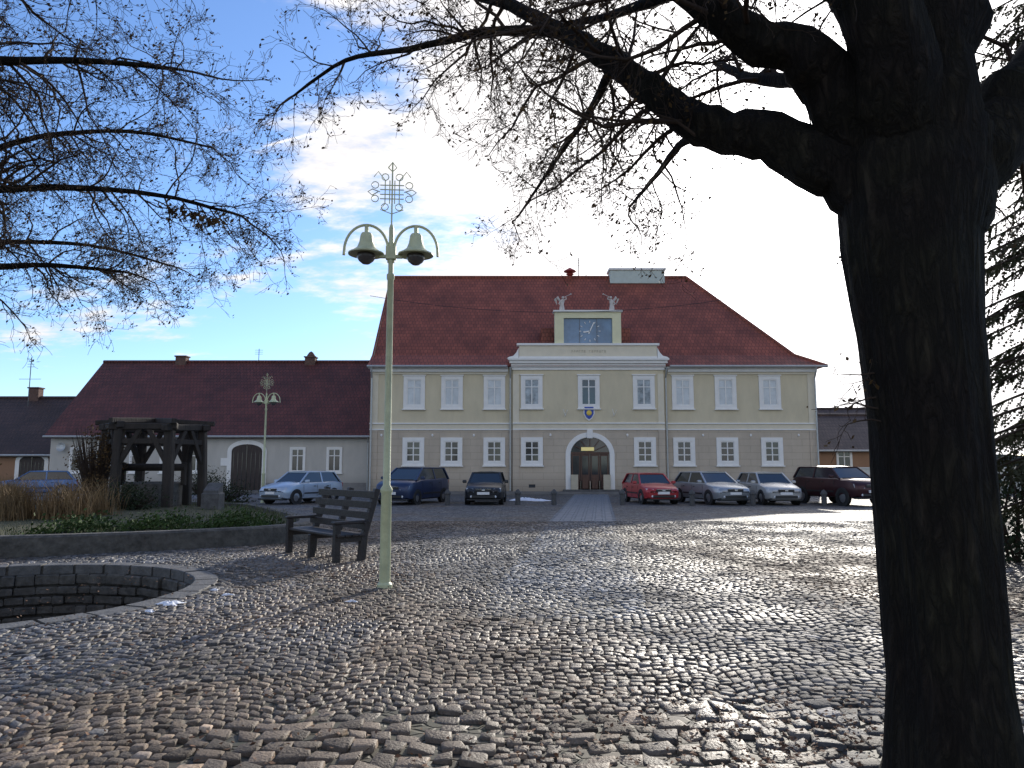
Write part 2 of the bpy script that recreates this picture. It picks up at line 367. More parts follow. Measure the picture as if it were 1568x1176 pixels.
for row in range(7):
    a=rnd.uniform(0,1); hh=rnd.uniform(.13,.2); end=a+2*math.pi
    while a<end-.05:
        wdt=rnd.uniform(.06,.14)
        M=Matrix.Rotation(a+wdt/2,4,'Z')
        mb.bbox(PITR-.08-rnd.uniform(0,.07),PITR-.01,-wdt*PITR/2+.01,wdt*PITR/2-.012,z0-hh+.012+rnd.uniform(0,.02),z0-rnd.uniform(0,.015),.018,0,M)
        a+=wdt
    z0-=hh
mb.build('masonry',[stone],e)

# ------------------------------------------------------------------ raised bed
e=empty('flower_bed',(-10,18,0))
def smooth_poly(P,n=4):
    out=[];k=len(P)
    for i in range(k):
        p0,p1,p2,p3=[Vector((*P[(i+j-1)%k],0)) for j in range(4)]
        for t in range(n):
            t/=n; out.append(0.5*((2*p1)+(p2-p0)*t+(2*p0-5*p1+4*p2-p3)*t*t+(3*p1-p0-3*p2+p3)*t**3))
    return out
bp_=smooth_poly(bed)
def offset(P,d):
    out=[];k=len(P)
    for i in range(k):
        t=(P[(i+1)%k]-P[i-1]).normalized(); nrm=Vector((-t.y,t.x,0)); out.append(P[i]+nrm*d)
    return out
inn=offset(bp_,.32); k=len(bp_)
mb=MB()
rings=[[(p.x,p.y,-.02) for p in bp_],[(p.x,p.y,.34) for p in bp_],[(p.x,p.y,.38) for p in offset(bp_,.04)],[(p.x,p.y,.38) for p in offset(bp_,.28)],[(p.x,p.y,.2) for p in inn]]
vs=sum(rings,[]); fs=[]
for r_ in range(4):
    for i in range(k): fs.append((r_*k+i,r_*k+(i+1)%k,(r_+1)*k+(i+1)%k,(r_+1)*k+i))
mb.add(vs,fs); mb.build('retaining_wall',[stone],e,True)
mb=MB(); c=(-12,19.5,.45)
vs=[(p.x,p.y,.28) for p in inn]+[(c[0]+(p.x-c[0])*.6,c[1]+(p.y-c[1])*.6,.42) for p in inn]+[c]
fs=[(i,(i+1)%k,k+(i+1)%k,k+i) for i in range(k)]+[(k+i,k+(i+1)%k,2*k) for i in range(k)]
mb.add(vs,fs); mb.build('soil',[grass_m],e,True,True)
def blades(mb,fn,n,hmin,hmax,wd,lean=.3,m=0):
    for _ in range(n):
        x,y,z=fn(); h=rnd.uniform(hmin,hmax); a=rnd.uniform(0,6.28); dx=rnd.gauss(0,lean)*h; dy=rnd.gauss(0,lean)*h
        wx=math.cos(a)*wd; wy=math.sin(a)*wd
        mb.add([(x-wx,y-wy,z),(x+wx,y+wy,z),(x+dx*.35+wx*.7,y+dy*.35+wy*.7,z+h*.6),(x+dx*.35-wx*.7,y+dy*.35-wy*.7,z+h*.6),(x+dx,y+dy,z+h*.95)],[(0,1,2,3),(3,2,4)],m)
def inpoly(): 
    while True:
        x=rnd.uniform(-16,-4.5); y=rnd.uniform(12.5,26)
        if inbed(np.array([x+.0]),np.array([y]))[0] and inbed(np.array([x+.35]),np.array([y-.3]))[0]: return (x,y,.3)
mb=MB(); blades(mb,inpoly,9000,.05,.22,.008); mb.build('grass',[new_mat('grass_blades',(.07,.08,.03),.7,.5,2)],e,True)
clumps=[(rnd.gauss(-11.1,.8),rnd.uniform(16.2,18.8)) for _ in range(20)]+[(rnd.gauss(-14.3,1.0),rnd.uniform(17,20)) for _ in range(14)]
def clf():
    c=rnd.choice(clumps); return (rnd.gauss(c[0],.14),rnd.gauss(c[1],.14),.35)
mb=MB(); blades(mb,clf,3600,.3,1.2,.009,.30); mb.build('dry_grass',[drygr],e,True)
def leafcloud(mb,fn,n,s,m=0):
    for _ in range(n):
        p=Vector(fn()); q=Vector((rnd.gauss(0,1),rnd.gauss(0,1),rnd.gauss(0,1))).normalized(); r=q.orthogonal().normalized(); t=q.cross(r); k_=s*rnd.uniform(.5,1.2)
        mb.add([p-r*k_,p-t*k_*.55,p+r*k_,p+t*k_*.55],[(0,1,2,3)],m)
def ivyfn():
    t=rnd.random(); x=-9.2+4.0*t; y=14.0+2.0*t**1.0+rnd.uniform(-.35,1.3); return (x,y-.1,.3+abs(rnd.gauss(0,.13))+.10*math.sin(x*5))
mb=MB(); leafcloud(mb,ivyfn,7000,.042); mb.build('ivy',[leafg],e,True)
def shrub(name,c,rx,h,n,mat,s=.05,tw=60):
    e=empty(name,c); mb=MB()
    for _ in range(tw):
        a=rnd.uniform(0,6.28); r=rnd.random()**.5*rx; z=rnd.uniform(.5,1)*h
        mb.tube([(rnd.gauss(0,.08*rx),rnd.gauss(0,.08*rx),0),(math.cos(a)*r*.6,math.sin(a)*r*.6,z*.6),(math.cos(a)*r,math.sin(a)*r,z)],[.02,.012,.005],4)
    mb.build('stems',[twig],e)
    mb=MB()
    cl=[(rnd.uniform(-rx,rx)*.75,rnd.uniform(-rx,rx)*.75,rnd.uniform(.1,.92)*h) for _ in range(24)]
    def f():
        q=rnd.choice(cl); s_=rx*.28; return (rnd.gauss(q[0],s_),rnd.gauss(q[1],s_),max(.02,rnd.gauss(q[2],s_)))
    leafcloud(mb,f,n,s); mb.build('leaves',[mat],e)
    return e
brownleaf=new_mat('vine_leaf',(.085,.052,.022),.8,.5,5,spec=.2)
shrub('vine_shrub',(-12.5,22.0,.35),.7,2.5,2200,brownleaf,.045,150)
shrub('evergreen_shrub',(-10.6,20.6,.35),.8,.6,2600,hedgeg,.04)
shrub('evergreen_shrub',(-13.2,34.0,.0),1.1,.8,2600,hedgeg,.05)
shrub('evergreen_shrub',(-18.6,43.8,.0),1.3,1.1,2600,hedgeg,.05)
shrub('bare_shrub',(-14.6,19.0,.35),1.0,1.8,900,brownleaf,.04,160)

e=empty('wooden_well_shelter',(-11.2,23,.35))
mb=MB(); Rr=1.42
ps=[(Rr*math.cos(R(60*i+12)),Rr*math.sin(R(60*i+12))) for i in range(6)]
for i,(x,y) in enumerate(ps):
    mb.beam((x*1.04,y*1.04,0),(x*.97,y*.97,2.4),.24+.03*(i%2),.25)
    x2,y2=ps[(i+1)%6]; dx,dy=x2-x,y2-y
    mb.beam((x-dx*.18,y-dy*.18,2.48-.03*(i%3)),(x2+dx*.14,y2+dy*.14,2.48+.03*(i%2)),.20,.20)
    mb.beam((x,y,2.02),(x2,y2,2.02),.13,.16)
    mb.beam((x,y,1.25),(x+dx*.42,y+dy*.42,2.4),.15,.14); mb.beam((x2,y2,1.25),(x2-dx*.42,y2-dy*.42,2.4),.15,.14)
    mb.beam((x*1.22,y*1.22,2.62),(0,0,2.72),.14,.15)
mb.build('frame',[wood],e)
mb=MB(); mb.lathe([(.85,0),(.85,.75),(.78,.8),(.5,.8),(.5,.1)],(0,0,0),28); mb.build('well_wall',[stone],e)
mb=MB(); mb.tube([(-1.0,0,1.25),(1.0,0,1.25)],.12,10); mb.beam((-.95,0,.7),(-.95,0,1.4),.14,.14); mb.beam((.95,0,.7),(.95,0,1.4),.14,.14); mb.build('windlass',[wood],e)
e=empty('stone_pedestal',(-8.9,22,.3)); mb=MB()
mb.bbox(-.26,.26,-.22,.22,0,.55,.03); mb.add([(-.22,-.18,.55),(.22,-.18,.55),(.22,.18,.55),(-.22,.18,.55),(-.22,-.18,.62),(.22,-.18,.62),(.22,.18,.84),(-.22,.18,.84)],[(0,1,5,4),(1,2,6,5),(2,3,7,6),(3,0,4,7),(4,5,6,7)]); mb.build('block',[capst],e)

# ------------------------------------------------------------------ bench
bx=Vector((-2.52,12.75,0)); by=Vector((-3.86,14.35,0)); d=(by-bx); Lb=d.length; ang=math.atan2(d.y,d.x)
e=empty('park_bench',bx,ang)
mb=MB()
for x in (.08,Lb/2,Lb-.08):
    tall=x!=Lb/2
    mb.bbox(x-.05,x+.05,.44,.54,0,.64 if tall else .42,.012)
    mb.beam((x,.02,0),(x,-.02,.47),.11,.13); mb.beam((x,-.02,.42),(x,-.26,1.22),.09,.11)
    mb.bbox(x-.045,x+.045,-.05,.48,.34,.43,.01)
    if tall: mb.bbox(x-.06,x+.06,-.10,.57,.64,.69,.012)
mb.build('supports',[bench_m],e)
mb=MB()
for i in range(4): mb.bbox(-.05,Lb+.05,.02+i*.13,.13+i*.13,.43,.475,.01)
mb.build('seat',[bench_m],e)
mb=MB()
for i in range(4):
    z=.60+i*.175; y=-.02-(z-.42)*.30+.085
    mb.beam((-.05,y,z),(Lb+.05,y,z),.035,.12)
mb.build('backrest',[bench_m],e)

# ------------------------------------------------------------------ street lamps
def street_lamp(loc,rz=0):
    e=empty('street_lamp',loc,rz); mb=MB()
    mb.lathe([(.10,0),(.10,.05),(.075,.08),(.07,1.25),(.082,1.27),(.082,1.31),(.05,1.36),(.043,4.2),(.055,4.22),(.055,4.28),(.036,4.3),(.034,4.95),(.02,5.0),(.001,5.02)],n=20)
    mb.build('pole',[lampgr],e,smooth='auto')
    mb=MB()
    for s in (-1,1):
        c=(s*.345,0,4.62)
        pts=[(c[0]+.305*math.cos(t),0,c[2]+.37*math.sin(t)) for t in [math.pi*i/20 for i in range(21)]]
        mb.tube(pts,.020,8)
        mb.tube([(c[0]+s*.305,0,4.62),(c[0]+s*.31,0,4.55)],.02,8)
        mb.tube([(s*.04,0,4.62),(s*.03,0,4.45)],.02,8)
        mb.tube([(c[0],0,4.99),(c[0],0,4.86)],.03,8)
        mb.lathe([(.001,.32),(.07,.32),(.085,.29),(.10,.19),(.13,.11),(.21,.045),(.25,.03),(.25,.012),(.19,.02),(.10,.03)],(c[0],0,4.55),24)
    mb.box(-.16,.16,-.03,.03,4.52,4.56); mb.box(-.07,.07,-.05,.05,4.50,4.68)
    mb.build('arms_and_shades',[lampgr],e,smooth='auto')
    mb=MB()
    for s in (-1,1): mb.lathe([(.12,.02),(.13,-.03),(.10,-.08),(.05,-.12),(.001,-.13)],(s*.345,0,4.55),20)
    mb.build('bulbs',[glassbulb],e,smooth=True)
    mb=MB(); z0=5.0; cz=5.48
    mb.tube([(0,0,4.95),(0,0,5.92)],.011,6)
    for o in (-.10,-.035,.035,.10):
        mb.tube([(o,0,cz-.17),(o,0,cz+.17)],.008,5); mb.tube([(-.17,0,cz+o),(.17,0,cz+o)],.008,5)
    for sx_,sz_ in ((0,1),(1,0),(-1,0),(0,-1)):
        for q in (-.1,.1):
            px=sx_*.24+(q if sx_==0 else 0); pz=cz+sz_*.22+(q if sz_==0 else 0)
            mb.tube([(px+.05*math.cos(t*.7),0,pz+.05*math.sin(t*.7)) for t in range(10)],.007,5)
    for sx_ in (-1,1):
        mb.tube([(sx_*.17,0,cz),(sx_*.28,0,cz+.04),(sx_*.34,0,cz),(sx_*.28,0,cz-.05),(sx_*.2,0,cz)],.008,5)
        mb.tube([(sx_*.1,0,cz+.17),(sx_*.2,0,cz+.3),(sx_*.26,0,cz+.22)],.007,5)
        mb.tube([(sx_*.1,0,cz-.17),(sx_*.16,0,cz-.26),(0,0,cz-.32)],.007,5)
    mb.tube([(-.06,0,5.84),(0,0,5.92),(.06,0,5.84),(0,0,5.78),(-.06,0,5.84)],.008,5)
    mb.build('wrought_iron_finial',[lampgr],e)
    return e
street_lamp((-1.70,10.0,0),R(4))
street_lamp((-11.3,33.5,0),R(-5))

# ------------------------------------------------------------------ cars
tyre=new_mat('tyre',(.015,.015,.015),.85,.1,10); rim=new_mat('wheel_rim',(.35,.35,.36),.35,.1,5,metal=.8)
cglass=new_mat('car_glass',(.02,.025,.03),.06,.1,3,spec=.8); blackp=new_mat('black_plastic',(.02,.02,.02),.5,.1,8)
hlamp=new_mat('headlamp',(.55,.58,.62),.12,.2,20,spec=.9); plate=new_mat('number_plate',(.75,.75,.75),.5,.03,5); chrome=new_mat('chrome',(.6,.6,.6),.2,.05,5,metal=1)
red=new_mat('tail_lamp',(.3,.02,.02),.25,.1,10)
def car(loc,rz,col,Lc=4.0,Wc=1.68,H=1.43,kind='hatch',metal=.35):
    e=empty('parked_car',loc,R(rz)); k=H/1.45
    paint=new_mat('car_paint',col,.3,.08,2,metal=metal,spec=.6)
    st=[(0,.74,.34,.60),(.012,.84,.26,.68),(.05,.93,.22,.76),(.12,.975,.2,.84),(.20,.99,.2,.90),(.28,1,.2,.95),(.45,1,.2,.95),(.65,1,.2,.96),(.82,.99,.2,.98),(.93,.97,.24,.97),(.985,.9,.28,.92),(1,.82,.36,.80)]
    if kind!='hatch': st=[(a,b_,c_,d_*(1.0 if a>.15 else 1.06)) for a,b_,c_,d_ in st]
    gb=.12 if kind=='suv' else 0
    mb=MB(); vs=[];fs=[]
    for (s_,wf,zb,zt) in st:
        hw=Wc/2*wf; y=-Lc/2+s_*Lc; zt=zt*k*(1.0 if kind=='hatch' else 1.02)+gb*.5; zb=zb+gb
        pr=[(-hw*.80,zb),(-hw*.97,zb+.06),(-hw,zb+.25),(-hw*1.005,(zb+zt)*.5+.08),(-hw*.965,zt-.06),(-hw*.86,zt),(0,zt+.025)]
        pr=pr+[(-a,b_) for a,b_ in pr[-2::-1]]
        vs+=[(a,y,b_) for a,b_ in pr]
    n=13
    for i in range(len(st)-1):
        for j in range(n-1): fs.append((i*n+j,(i+1)*n+j,(i+1)*n+j+1,i*n+j+1))
        fs.append((i*n,i*n+n-1,(i+1)*n+n-1,(i+1)*n))
    fs.append(tuple(range(n))); fs.append(tuple((len(st)-1)*n+j for j in range(n-1,-1,-1)))
    mb.add(vs,fs)
    ob=mb.build('body',[paint],e,smooth='auto')
    belt=.93*k*(1 if kind=='hatch' else 1.03)+gb*.5; Ht=H
    yb0,yt0,yt1,yb1={'hatch':(.255,.43,.86,.955),'van':(.19,.40,.92,.975),'suv':(.24,.40,.92,.97)}[kind]
    Y=lambda s_:-Lc/2+s_*Lc
    hb=Wc/2*.90; ht=Wc/2*.72
    g=MB(); B=[(-hb,Y(yb0)),(hb,Y(yb0)),(hb,Y(yb1)),(-hb,Y(yb1))]; T=[(-ht,Y(yt0)),(ht,Y(yt0)),(ht,Y(yt1)),(-ht,Y(yt1))]
    g.add([(a,b_,belt-.03) for a,b_ in B]+[(a,b_,Ht-.06) for a,b_ in T],[(0,1,5,4),(1,2,6,5),(2,3,7,6),(3,0,4,7)])
    g.build('windows',[cglass],e)
    g=MB()
    nx,ny=6,5; vs=[];fs=[]
    for j in range(ny+1):
        for i in range(nx+1):
            u=i/nx*2-1; v_=j/ny; y=Y(yt0)-.03+(Y(yt1)-Y(yt0)+.06)*v_
            vs.append((u*(ht+.015),y,Ht-.055+.055*(1-u**4)*(math.sin(math.pi*(.12+.76*v_)))**.5))
    for j in range(ny):
        for i in range(nx): fs.append((j*(nx+1)+i,j*(nx+1)+i+1,(j+1)*(nx+1)+i+1,(j+1)*(nx+1)+i))
    g.add(vs,fs)
    for i in range(4):
        g.beam((B[i][0],B[i][1],belt-.03),(T[i][0],T[i][1],Ht-.05),.07 if i<2 else .13,.05)
        j=(i+1)%4; g.beam((T[i][0],T[i][1],Ht-.055),(T[j][0],T[j][1],Ht-.055),.05,.045)
    for s_ in (-1,1):
        ym=.5*(Y(yt0)+Y(yt1))-.02*Lc; g.beam((s_*hb,ym,belt-.03),(s_*ht,ym,Ht-.06),.05,.07)
        g.bbox(s_*Wc/2*1.0-.09+s_*.10,s_*Wc/2*1.0+.09+s_*.10,Y(yb0)+.22,Y(yb0)+.32,belt-.0,belt+.13,.03)
    g.build('roof_and_pillars',[paint],e,smooth='auto')
    zt0=.66*k+gb*.8; g=MB(); yf=Y(0)
    hwf=Wc/2
    for s_ in (-1,1):
        x0,x1=s_*hwf*.50,s_*hwf*.90
        ya=yf+.005; yb_=yf+.20
        q=[(x0,ya-.02,zt0-.10),(x1*.99,yb_-.06,zt0-.08),(x1,yb_-.01,zt0+.07),(x0*1.04,ya+.055,zt0+.045)]
        back=[(a,b_+.1,c_) for a,b_,c_ in q]
        g.add(q+back,[(0,1,2,3),(0,4,5,1),(1,5,6,2),(2,6,7,3),(3,7,4,0)],1)
        g.ball((s_*hwf*.62,yf+.005,.36+gb),.055,1,(1,.5,1),6)
        # door seams and handles
        for sy in (.30,.52,.74):
            g.box(s_*(hwf+.001)-.004,s_*(hwf+.001)+.004,Y(sy)-.006,Y(sy)+.006,.32+gb,belt-.10,2)
        for sy in (.48,.70): g.bbox(s_*(hwf+.008)-.012,s_*(hwf+.008)+.012,Y(sy)-.07,Y(sy)+.05,belt-.17,belt-.14,.004,2)
        for yw in (Y(.19),Y(.81)):
            r=.30 if kind!='suv' else .35
            M=Matrix.Translation((s_*(hwf-.10),yw,r))@Matrix.Rotation(R(90),4,'Y')
            g.lathe([(r*.6,-.10),(r*.95,-.10),(r,-.07),(r,.07),(r*.95,.10),(r*.6,.10)],n=24,m=3,M=M)
            g.lathe([(.001,.075*s_),(r*.25,.085*s_),(r*.62,.07*s_)],n=10,m=4,M=M)
            M=Matrix.Translation((s_*(hwf-.004),yw,r+.01))@Matrix.Rotation(R(90),4,'Y')
            g.lathe([(r*.9,.008*s_),(r*1.16,.010*s_),(r*1.18,-.03*s_)],n=24,m=2,M=M)
    g.bbox(-hwf*.42,hwf*.42,yf-.030,yf+.10,zt0-.07,zt0+.03,.015,2)
    g.box(-hwf*.40,hwf*.40,yf-.036,yf,zt0+.028,zt0+.042,5)
    g.bbox(-hwf*.60,hwf*.60,yf-.028,yf+.10,.30+gb,.41+gb,.015,2)
    g.bbox(-hwf*.86,hwf*.86,yf+.0,yf+.3,.19+gb,.26+gb,.02,2)
    g.box(-.26,.26,yf-.045,yf,.445+gb,.555+gb,0)
    g.bbox(-.07,.07,yf-.05,yf,zt0-.05,zt0+.02,.015,5)
    for s_ in (-1,1): g.bbox(s_*hwf*.78-.08,s_*hwf*.78+.08,Y(1)-.10,Y(1)-.01,.66*k,.9*k,.02,6)
    for s_ in (-1,1): g.box(s_*(hwf+.006)-.012,s_*(hwf+.006)+.012,Y(.31),Y(.72),.44+gb,.50+gb,2)
    g.box(-hwf*.75,hwf*.75,Y(yb0)-.06,Y(yb0)-.005,belt-.02,belt+.012,2)
    g.build('trim_and_wheels',[plate,hlamp,blackp,tyre,rim,chrome,red],e,smooth='auto')
    return e
car((-9.55,33.6,0),-27,(.42,.50,.60),3.9,1.65,1.44,'hatch')
car((-4.45,33.4,0),-20,(.030,.045,.10),4.2,1.78,1.62,'van')
car((-1.15,33.3,0),-2,(.025,.027,.032),3.9,1.65,1.42,'hatch')
car((6.25,33.6,0),8,(.40,.035,.04),3.8,1.60,1.36,'hatch',.1)
car((8.9,33.2,0),15,(.38,.40,.42),4.2,1.70,1.43,'hatch',.6)
car((11.4,33.0,0),4,(.48,.48,.47),3.9,1.62,1.40,'hatch',.4)
car((14.25,32.2,0),14,(.045,.012,.015),4.3,1.80,1.66,'suv',.4)
car((-26.6,41.2,0),-60,(.08,.16,.34),4.1,1.68,1.42,'hatch')

bol=new_mat('bollard_stone',(.07,.07,.07),.8,.3,10,.3,30)
for (x,y) in ((-2.75,31.5),(.25,31.7),(1.8,31.7),(4.7,31.5),(7.55,31.0),(10.1,31.0),(13.0,30.8)):
    e=empty('stone_bollard',(x,y,0)); mb=MB(); mb.lathe([(.11,0),(.11,.45),(.14,.47),(.14,.52),(.09,.60),(.04,.66),(.001,.67)],n=14); mb.build('post',[bol],e,smooth='auto')
def heap(mb,c,r,h):
    n=22; vs=[];rings=6
    for i in range(rings):
        f=1-i/rings; 
        for j in range(n):
            a=2*math.pi*j/n; q=r*f*(1+.3*math.sin(a*3+c[0]*5)+.2*math.sin(a*7+c[1])+.12*math.sin(a*11))
            vs.append((c[0]+q*math.cos(a)*1.3,c[1]+q*math.sin(a)*.8,c[2]+h*math.sin((1-f)*1.5)*(1+.4*math.sin(a*4+i))))
    vs.append((c[0],c[1],c[2]+h)); fs=[]
    for i in range(rings-1):
        for j in range(n): fs.append((i*n+j,i*n+(j+1)%n,(i+1)*n+(j+1)%n,(i+1)*n+j))
    for j in range(n): fs.append(((rings-1)*n+j,(rings-1)*n+(j+1)%n,rings*n))
    mb.add(vs,fs)
mb=MB()
for c,r,h in (((-3.98,8.75,.018),.12,.03),((-3.55,9.35,.018),.06,.02),((-3.85,9.7,.018),.04,.02),((-4.0,8.3,.018),.05,.02),((-1.9,8.9,.018),.05,.02),((.6,36,.0),.5,.12),((1.3,35.5,.0),.4,.08)): heap(mb,c,r,h)
mb.build('snow',[snow],smooth=True)

# ------------------------------------------------------------------ town hall
def wallmat(name,col,courses):
    m=bpy.data.materials.new(name); m.use_nodes=True; nt=m.node_tree;N=nt.nodes;L=nt.links;b=N['Principled BSDF']; b.inputs['Roughness'].default_value=.9
    tc=N.new('ShaderNodeTexCoord'); no=N.new('ShaderNodeTexNoise'); no.inputs['Scale'].default_value=.8; no.inputs['Detail'].default_value=8; no.inputs['Roughness'].default_value=.7
    mps=N.new('ShaderNodeMapping'); mps.inputs['Scale'].default_value=(1.6,1.6,.6); L.new(tc.outputs['Object'],mps.inputs[0]); L.new(mps.outputs[0],no.inputs['Vector'])
    cr=N.new('ShaderNodeValToRGB'); cr.color_ramp.elements[0].position=.3; cr.color_ramp.elements[1].position=.7
    cr.color_ramp.elements[0].color=(*[c*.86 for c in col],1); cr.color_ramp.elements[1].color=(*[c*1.05 for c in col],1); L.new(no.outputs['Fac'],cr.inputs['Fac'])
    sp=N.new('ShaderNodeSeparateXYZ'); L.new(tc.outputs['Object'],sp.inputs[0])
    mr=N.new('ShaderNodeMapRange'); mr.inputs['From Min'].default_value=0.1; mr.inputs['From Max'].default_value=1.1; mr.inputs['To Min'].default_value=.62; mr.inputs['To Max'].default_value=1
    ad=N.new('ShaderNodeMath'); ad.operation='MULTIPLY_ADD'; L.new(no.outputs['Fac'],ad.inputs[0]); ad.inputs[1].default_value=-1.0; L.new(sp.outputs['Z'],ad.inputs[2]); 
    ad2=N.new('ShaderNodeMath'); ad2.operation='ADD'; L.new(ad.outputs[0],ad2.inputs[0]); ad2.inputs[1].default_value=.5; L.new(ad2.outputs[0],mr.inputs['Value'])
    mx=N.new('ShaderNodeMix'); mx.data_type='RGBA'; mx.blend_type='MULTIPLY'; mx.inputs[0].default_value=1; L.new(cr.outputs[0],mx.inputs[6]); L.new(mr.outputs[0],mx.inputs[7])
    out=mx.outputs[2]
    if courses:
        cb=N.new('ShaderNodeCombineXYZ'); L.new(sp.outputs['X'],cb.inputs[0]); L.new(sp.outputs['Z'],cb.inputs[1])
        br=N.new('ShaderNodeTexBrick'); br.inputs['Scale'].default_value=1; br.inputs['Brick Width'].default_value=1.3; br.inputs['Row Height'].default_value=.42; br.inputs['Mortar Size'].default_value=.016
        br.inputs['Color1'].default_value=(1,1,1,1);br.inputs['Color2'].default_value=(.97,.97,.97,1);br.inputs['Mortar'].default_value=(.8,.8,.8,1); L.new(cb.outputs[0],br.inputs['Vector'])
        m2=N.new('ShaderNodeMix'); m2.data_type='RGBA'; m2.blend_type='MULTIPLY'; m2.inputs[0].default_value=1; L.new(out,m2.inputs[6]); L.new(br.outputs[0],m2.inputs[7]); out=m2.outputs[2]
        bp=N.new('ShaderNodeBump'); bp.inputs['Strength'].default_value=.6; bp.inputs['Distance'].default_value=.03; L.new(br.outputs[0],bp.inputs['Height']); L.new(bp.outputs[0],b.inputs['Normal'])
    L.new(out,b.inputs['Base Color']); return m
def tilemat(name,col,axis='X'):
    m=bpy.data.materials.new(name); m.use_nodes=True; nt=m.node_tree;N=nt.nodes;L=nt.links;b=N['Principled BSDF']; b.inputs['Roughness'].default_value=.62
    tc=N.new('ShaderNodeTexCoord'); sp=N.new('ShaderNodeSeparateXYZ'); L.new(tc.outputs['Object'],sp.inputs[0]); cb=N.new('ShaderNodeCombineXYZ'); L.new(sp.outputs[axis],cb.inputs[0])
    ml=N.new('ShaderNodeMath'); ml.operation='MULTIPLY'; ml.inputs[1].default_value=1.4; L.new(sp.outputs['Z'],ml.inputs[0]); L.new(ml.outputs[0],cb.inputs[1])
    br=N.new('ShaderNodeTexBrick'); br.inputs['Scale'].default_value=1; br.inputs['Brick Width'].default_value=.24; br.inputs['Row Height'].default_value=.36; br.inputs['Mortar Size'].default_value=.022; br.inputs['Mortar Smooth'].default_value=.4
    br.inputs['Color1'].default_value=(*col,1); br.inputs['Color2'].default_value=(*[c*.72 for c in col],1); br.inputs['Mortar'].default_value=(*[c*.35 for c in col],1); L.new(cb.outputs[0],br.inputs['Vector'])
    no=N.new('ShaderNodeTexNoise'); no.inputs['Scale'].default_value=.7; no.inputs['Detail'].default_value=8; L.new(tc.outputs['Object'],no.inputs['Vector'])
    mr=N.new('ShaderNodeMapRange'); mr.inputs['From Min'].default_value=.3; mr.inputs['From Max'].default_value=.7; mr.inputs['To Min'].default_value=.7; mr.inputs['To Max'].default_value=1.25; L.new(no.outputs['Fac'],mr.inputs['Value'])
    hs=N.new('ShaderNodeHueSaturation'); L.new(br.outputs[0],hs.inputs['Color']); L.new(mr.outputs[0],hs.inputs['Value']); L.new(hs.outputs[0],b.inputs['Base Color'])
    bp=N.new('ShaderNodeBump'); bp.inputs['Strength'].default_value=.7; bp.inputs['Distance'].default_value=.04; L.new(br.outputs['Fac'],bp.inputs['Height']); bp.invert=True; L.new(bp.outputs[0],b.inputs['Normal'])
    return m
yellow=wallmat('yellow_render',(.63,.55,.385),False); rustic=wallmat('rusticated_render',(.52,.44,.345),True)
white=new_mat('white_trim',(.78,.76,.72),.7,.05,3); cream=new_mat('cream_trim',(.68,.61,.47),.8,.06,2)
pane_l=new_mat('curtained_pane',(.54,.57,.58),.25,.18,1.5); pane_d=new_mat('dark_pane',(.03,.035,.04),.08,.3,1.5,spec=.8)
tiles=tilemat('red_roof_tiles',(.30,.082,.048)); tiles_s=tilemat('red_roof_tiles_hip',(.27,.078,.048),'Y')
doorw=new_mat('door_wood',(.08,.035,.02),.5,.3,6,.2,20,stretch=(1,1,.2)); gutter=new_mat('zinc_gutter',(.42,.43,.42),.45,.1,5,metal=.5)
X0,X1,YF,ZE=-8.95,19.2,46.0,7.95
th=empty('town_hall',(4.8,46,0))
mb=MB()
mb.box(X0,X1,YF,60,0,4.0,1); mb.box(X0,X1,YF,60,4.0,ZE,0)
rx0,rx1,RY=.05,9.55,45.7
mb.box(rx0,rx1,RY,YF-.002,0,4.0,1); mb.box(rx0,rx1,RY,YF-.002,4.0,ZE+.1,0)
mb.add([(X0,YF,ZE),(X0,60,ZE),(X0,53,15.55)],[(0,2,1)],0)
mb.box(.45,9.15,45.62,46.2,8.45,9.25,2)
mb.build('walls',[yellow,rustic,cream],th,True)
mb=MB()
for (a,b2,yy) in ((X0,rx0-.02,YF),(rx1+.02,X1,YF),(rx0,rx1,RY)):
    for z0,z1,p in ((3.92,4.0,.06),(4.0,4.30,.03),(4.30,4.38,.11)):
        mb.box(a,b2,yy-p,yy+.02,z0,z1,0 if z1!=4.30 else 1)
    mb.box(a,b2,yy-.05,yy+.02,.1,.75,2)
for (a,b2) in ((X0,rx0-.3),(rx1+.3,X1)):
    mb.box(a,b2,YF-.08,YF+.02,7.45,7.60,1); mb.box(a,b2,YF-.22,YF+.02,7.60,7.80,0); mb.box(a-.1,b2+.0,YF-.38,YF+.02,7.80,7.93,0)
for z0,z1,p in ((7.7,7.85,.08),(7.85,8.1,.16),(8.1,8.28,.30),(8.28,8.40,.42)):
    mb.box(rx0-p*.7,rx1+p*.7,RY-p,46.6,z0,z1,0)
mb.box(.30,9.30,45.52,46.3,9.25,9.38,0)
mb.box(.45,9.15,45.57,45.63,8.44,8.55,0)
for s_,xc in ((-1,.42),(1,9.18)):
    pts=[(xc,8.42),(xc+s_*.75,8.42),(xc+s_*.62,8.52),(xc+s_*.35,8.58),(xc+s_*.15,8.8),(xc,9.1)]
    n=len(pts); mb.add([(a,45.6,b2) for a,b2 in pts]+[(a,45.95,b2) for a,b2 in pts],[tuple(range(n)),tuple(range(2*n-1,n-1,-1))]+[(i,n+i,n+(i+1)%n,(i+1)%n) for i in range(n)],0)
for (a,b2,yy) in ((X0+.02,X0+.5,YF),(X1-.5,X1-.02,YF),(rx0+.01,rx0+.4,RY),(rx1-.4,rx1-.01,RY)):
    mb.box(a,b2,yy-.045,yy+.02,4.38,7.45,1); mb.box(a,b2,yy-.045,yy+.02,.75,3.92,2)
rl=random.Random(5)
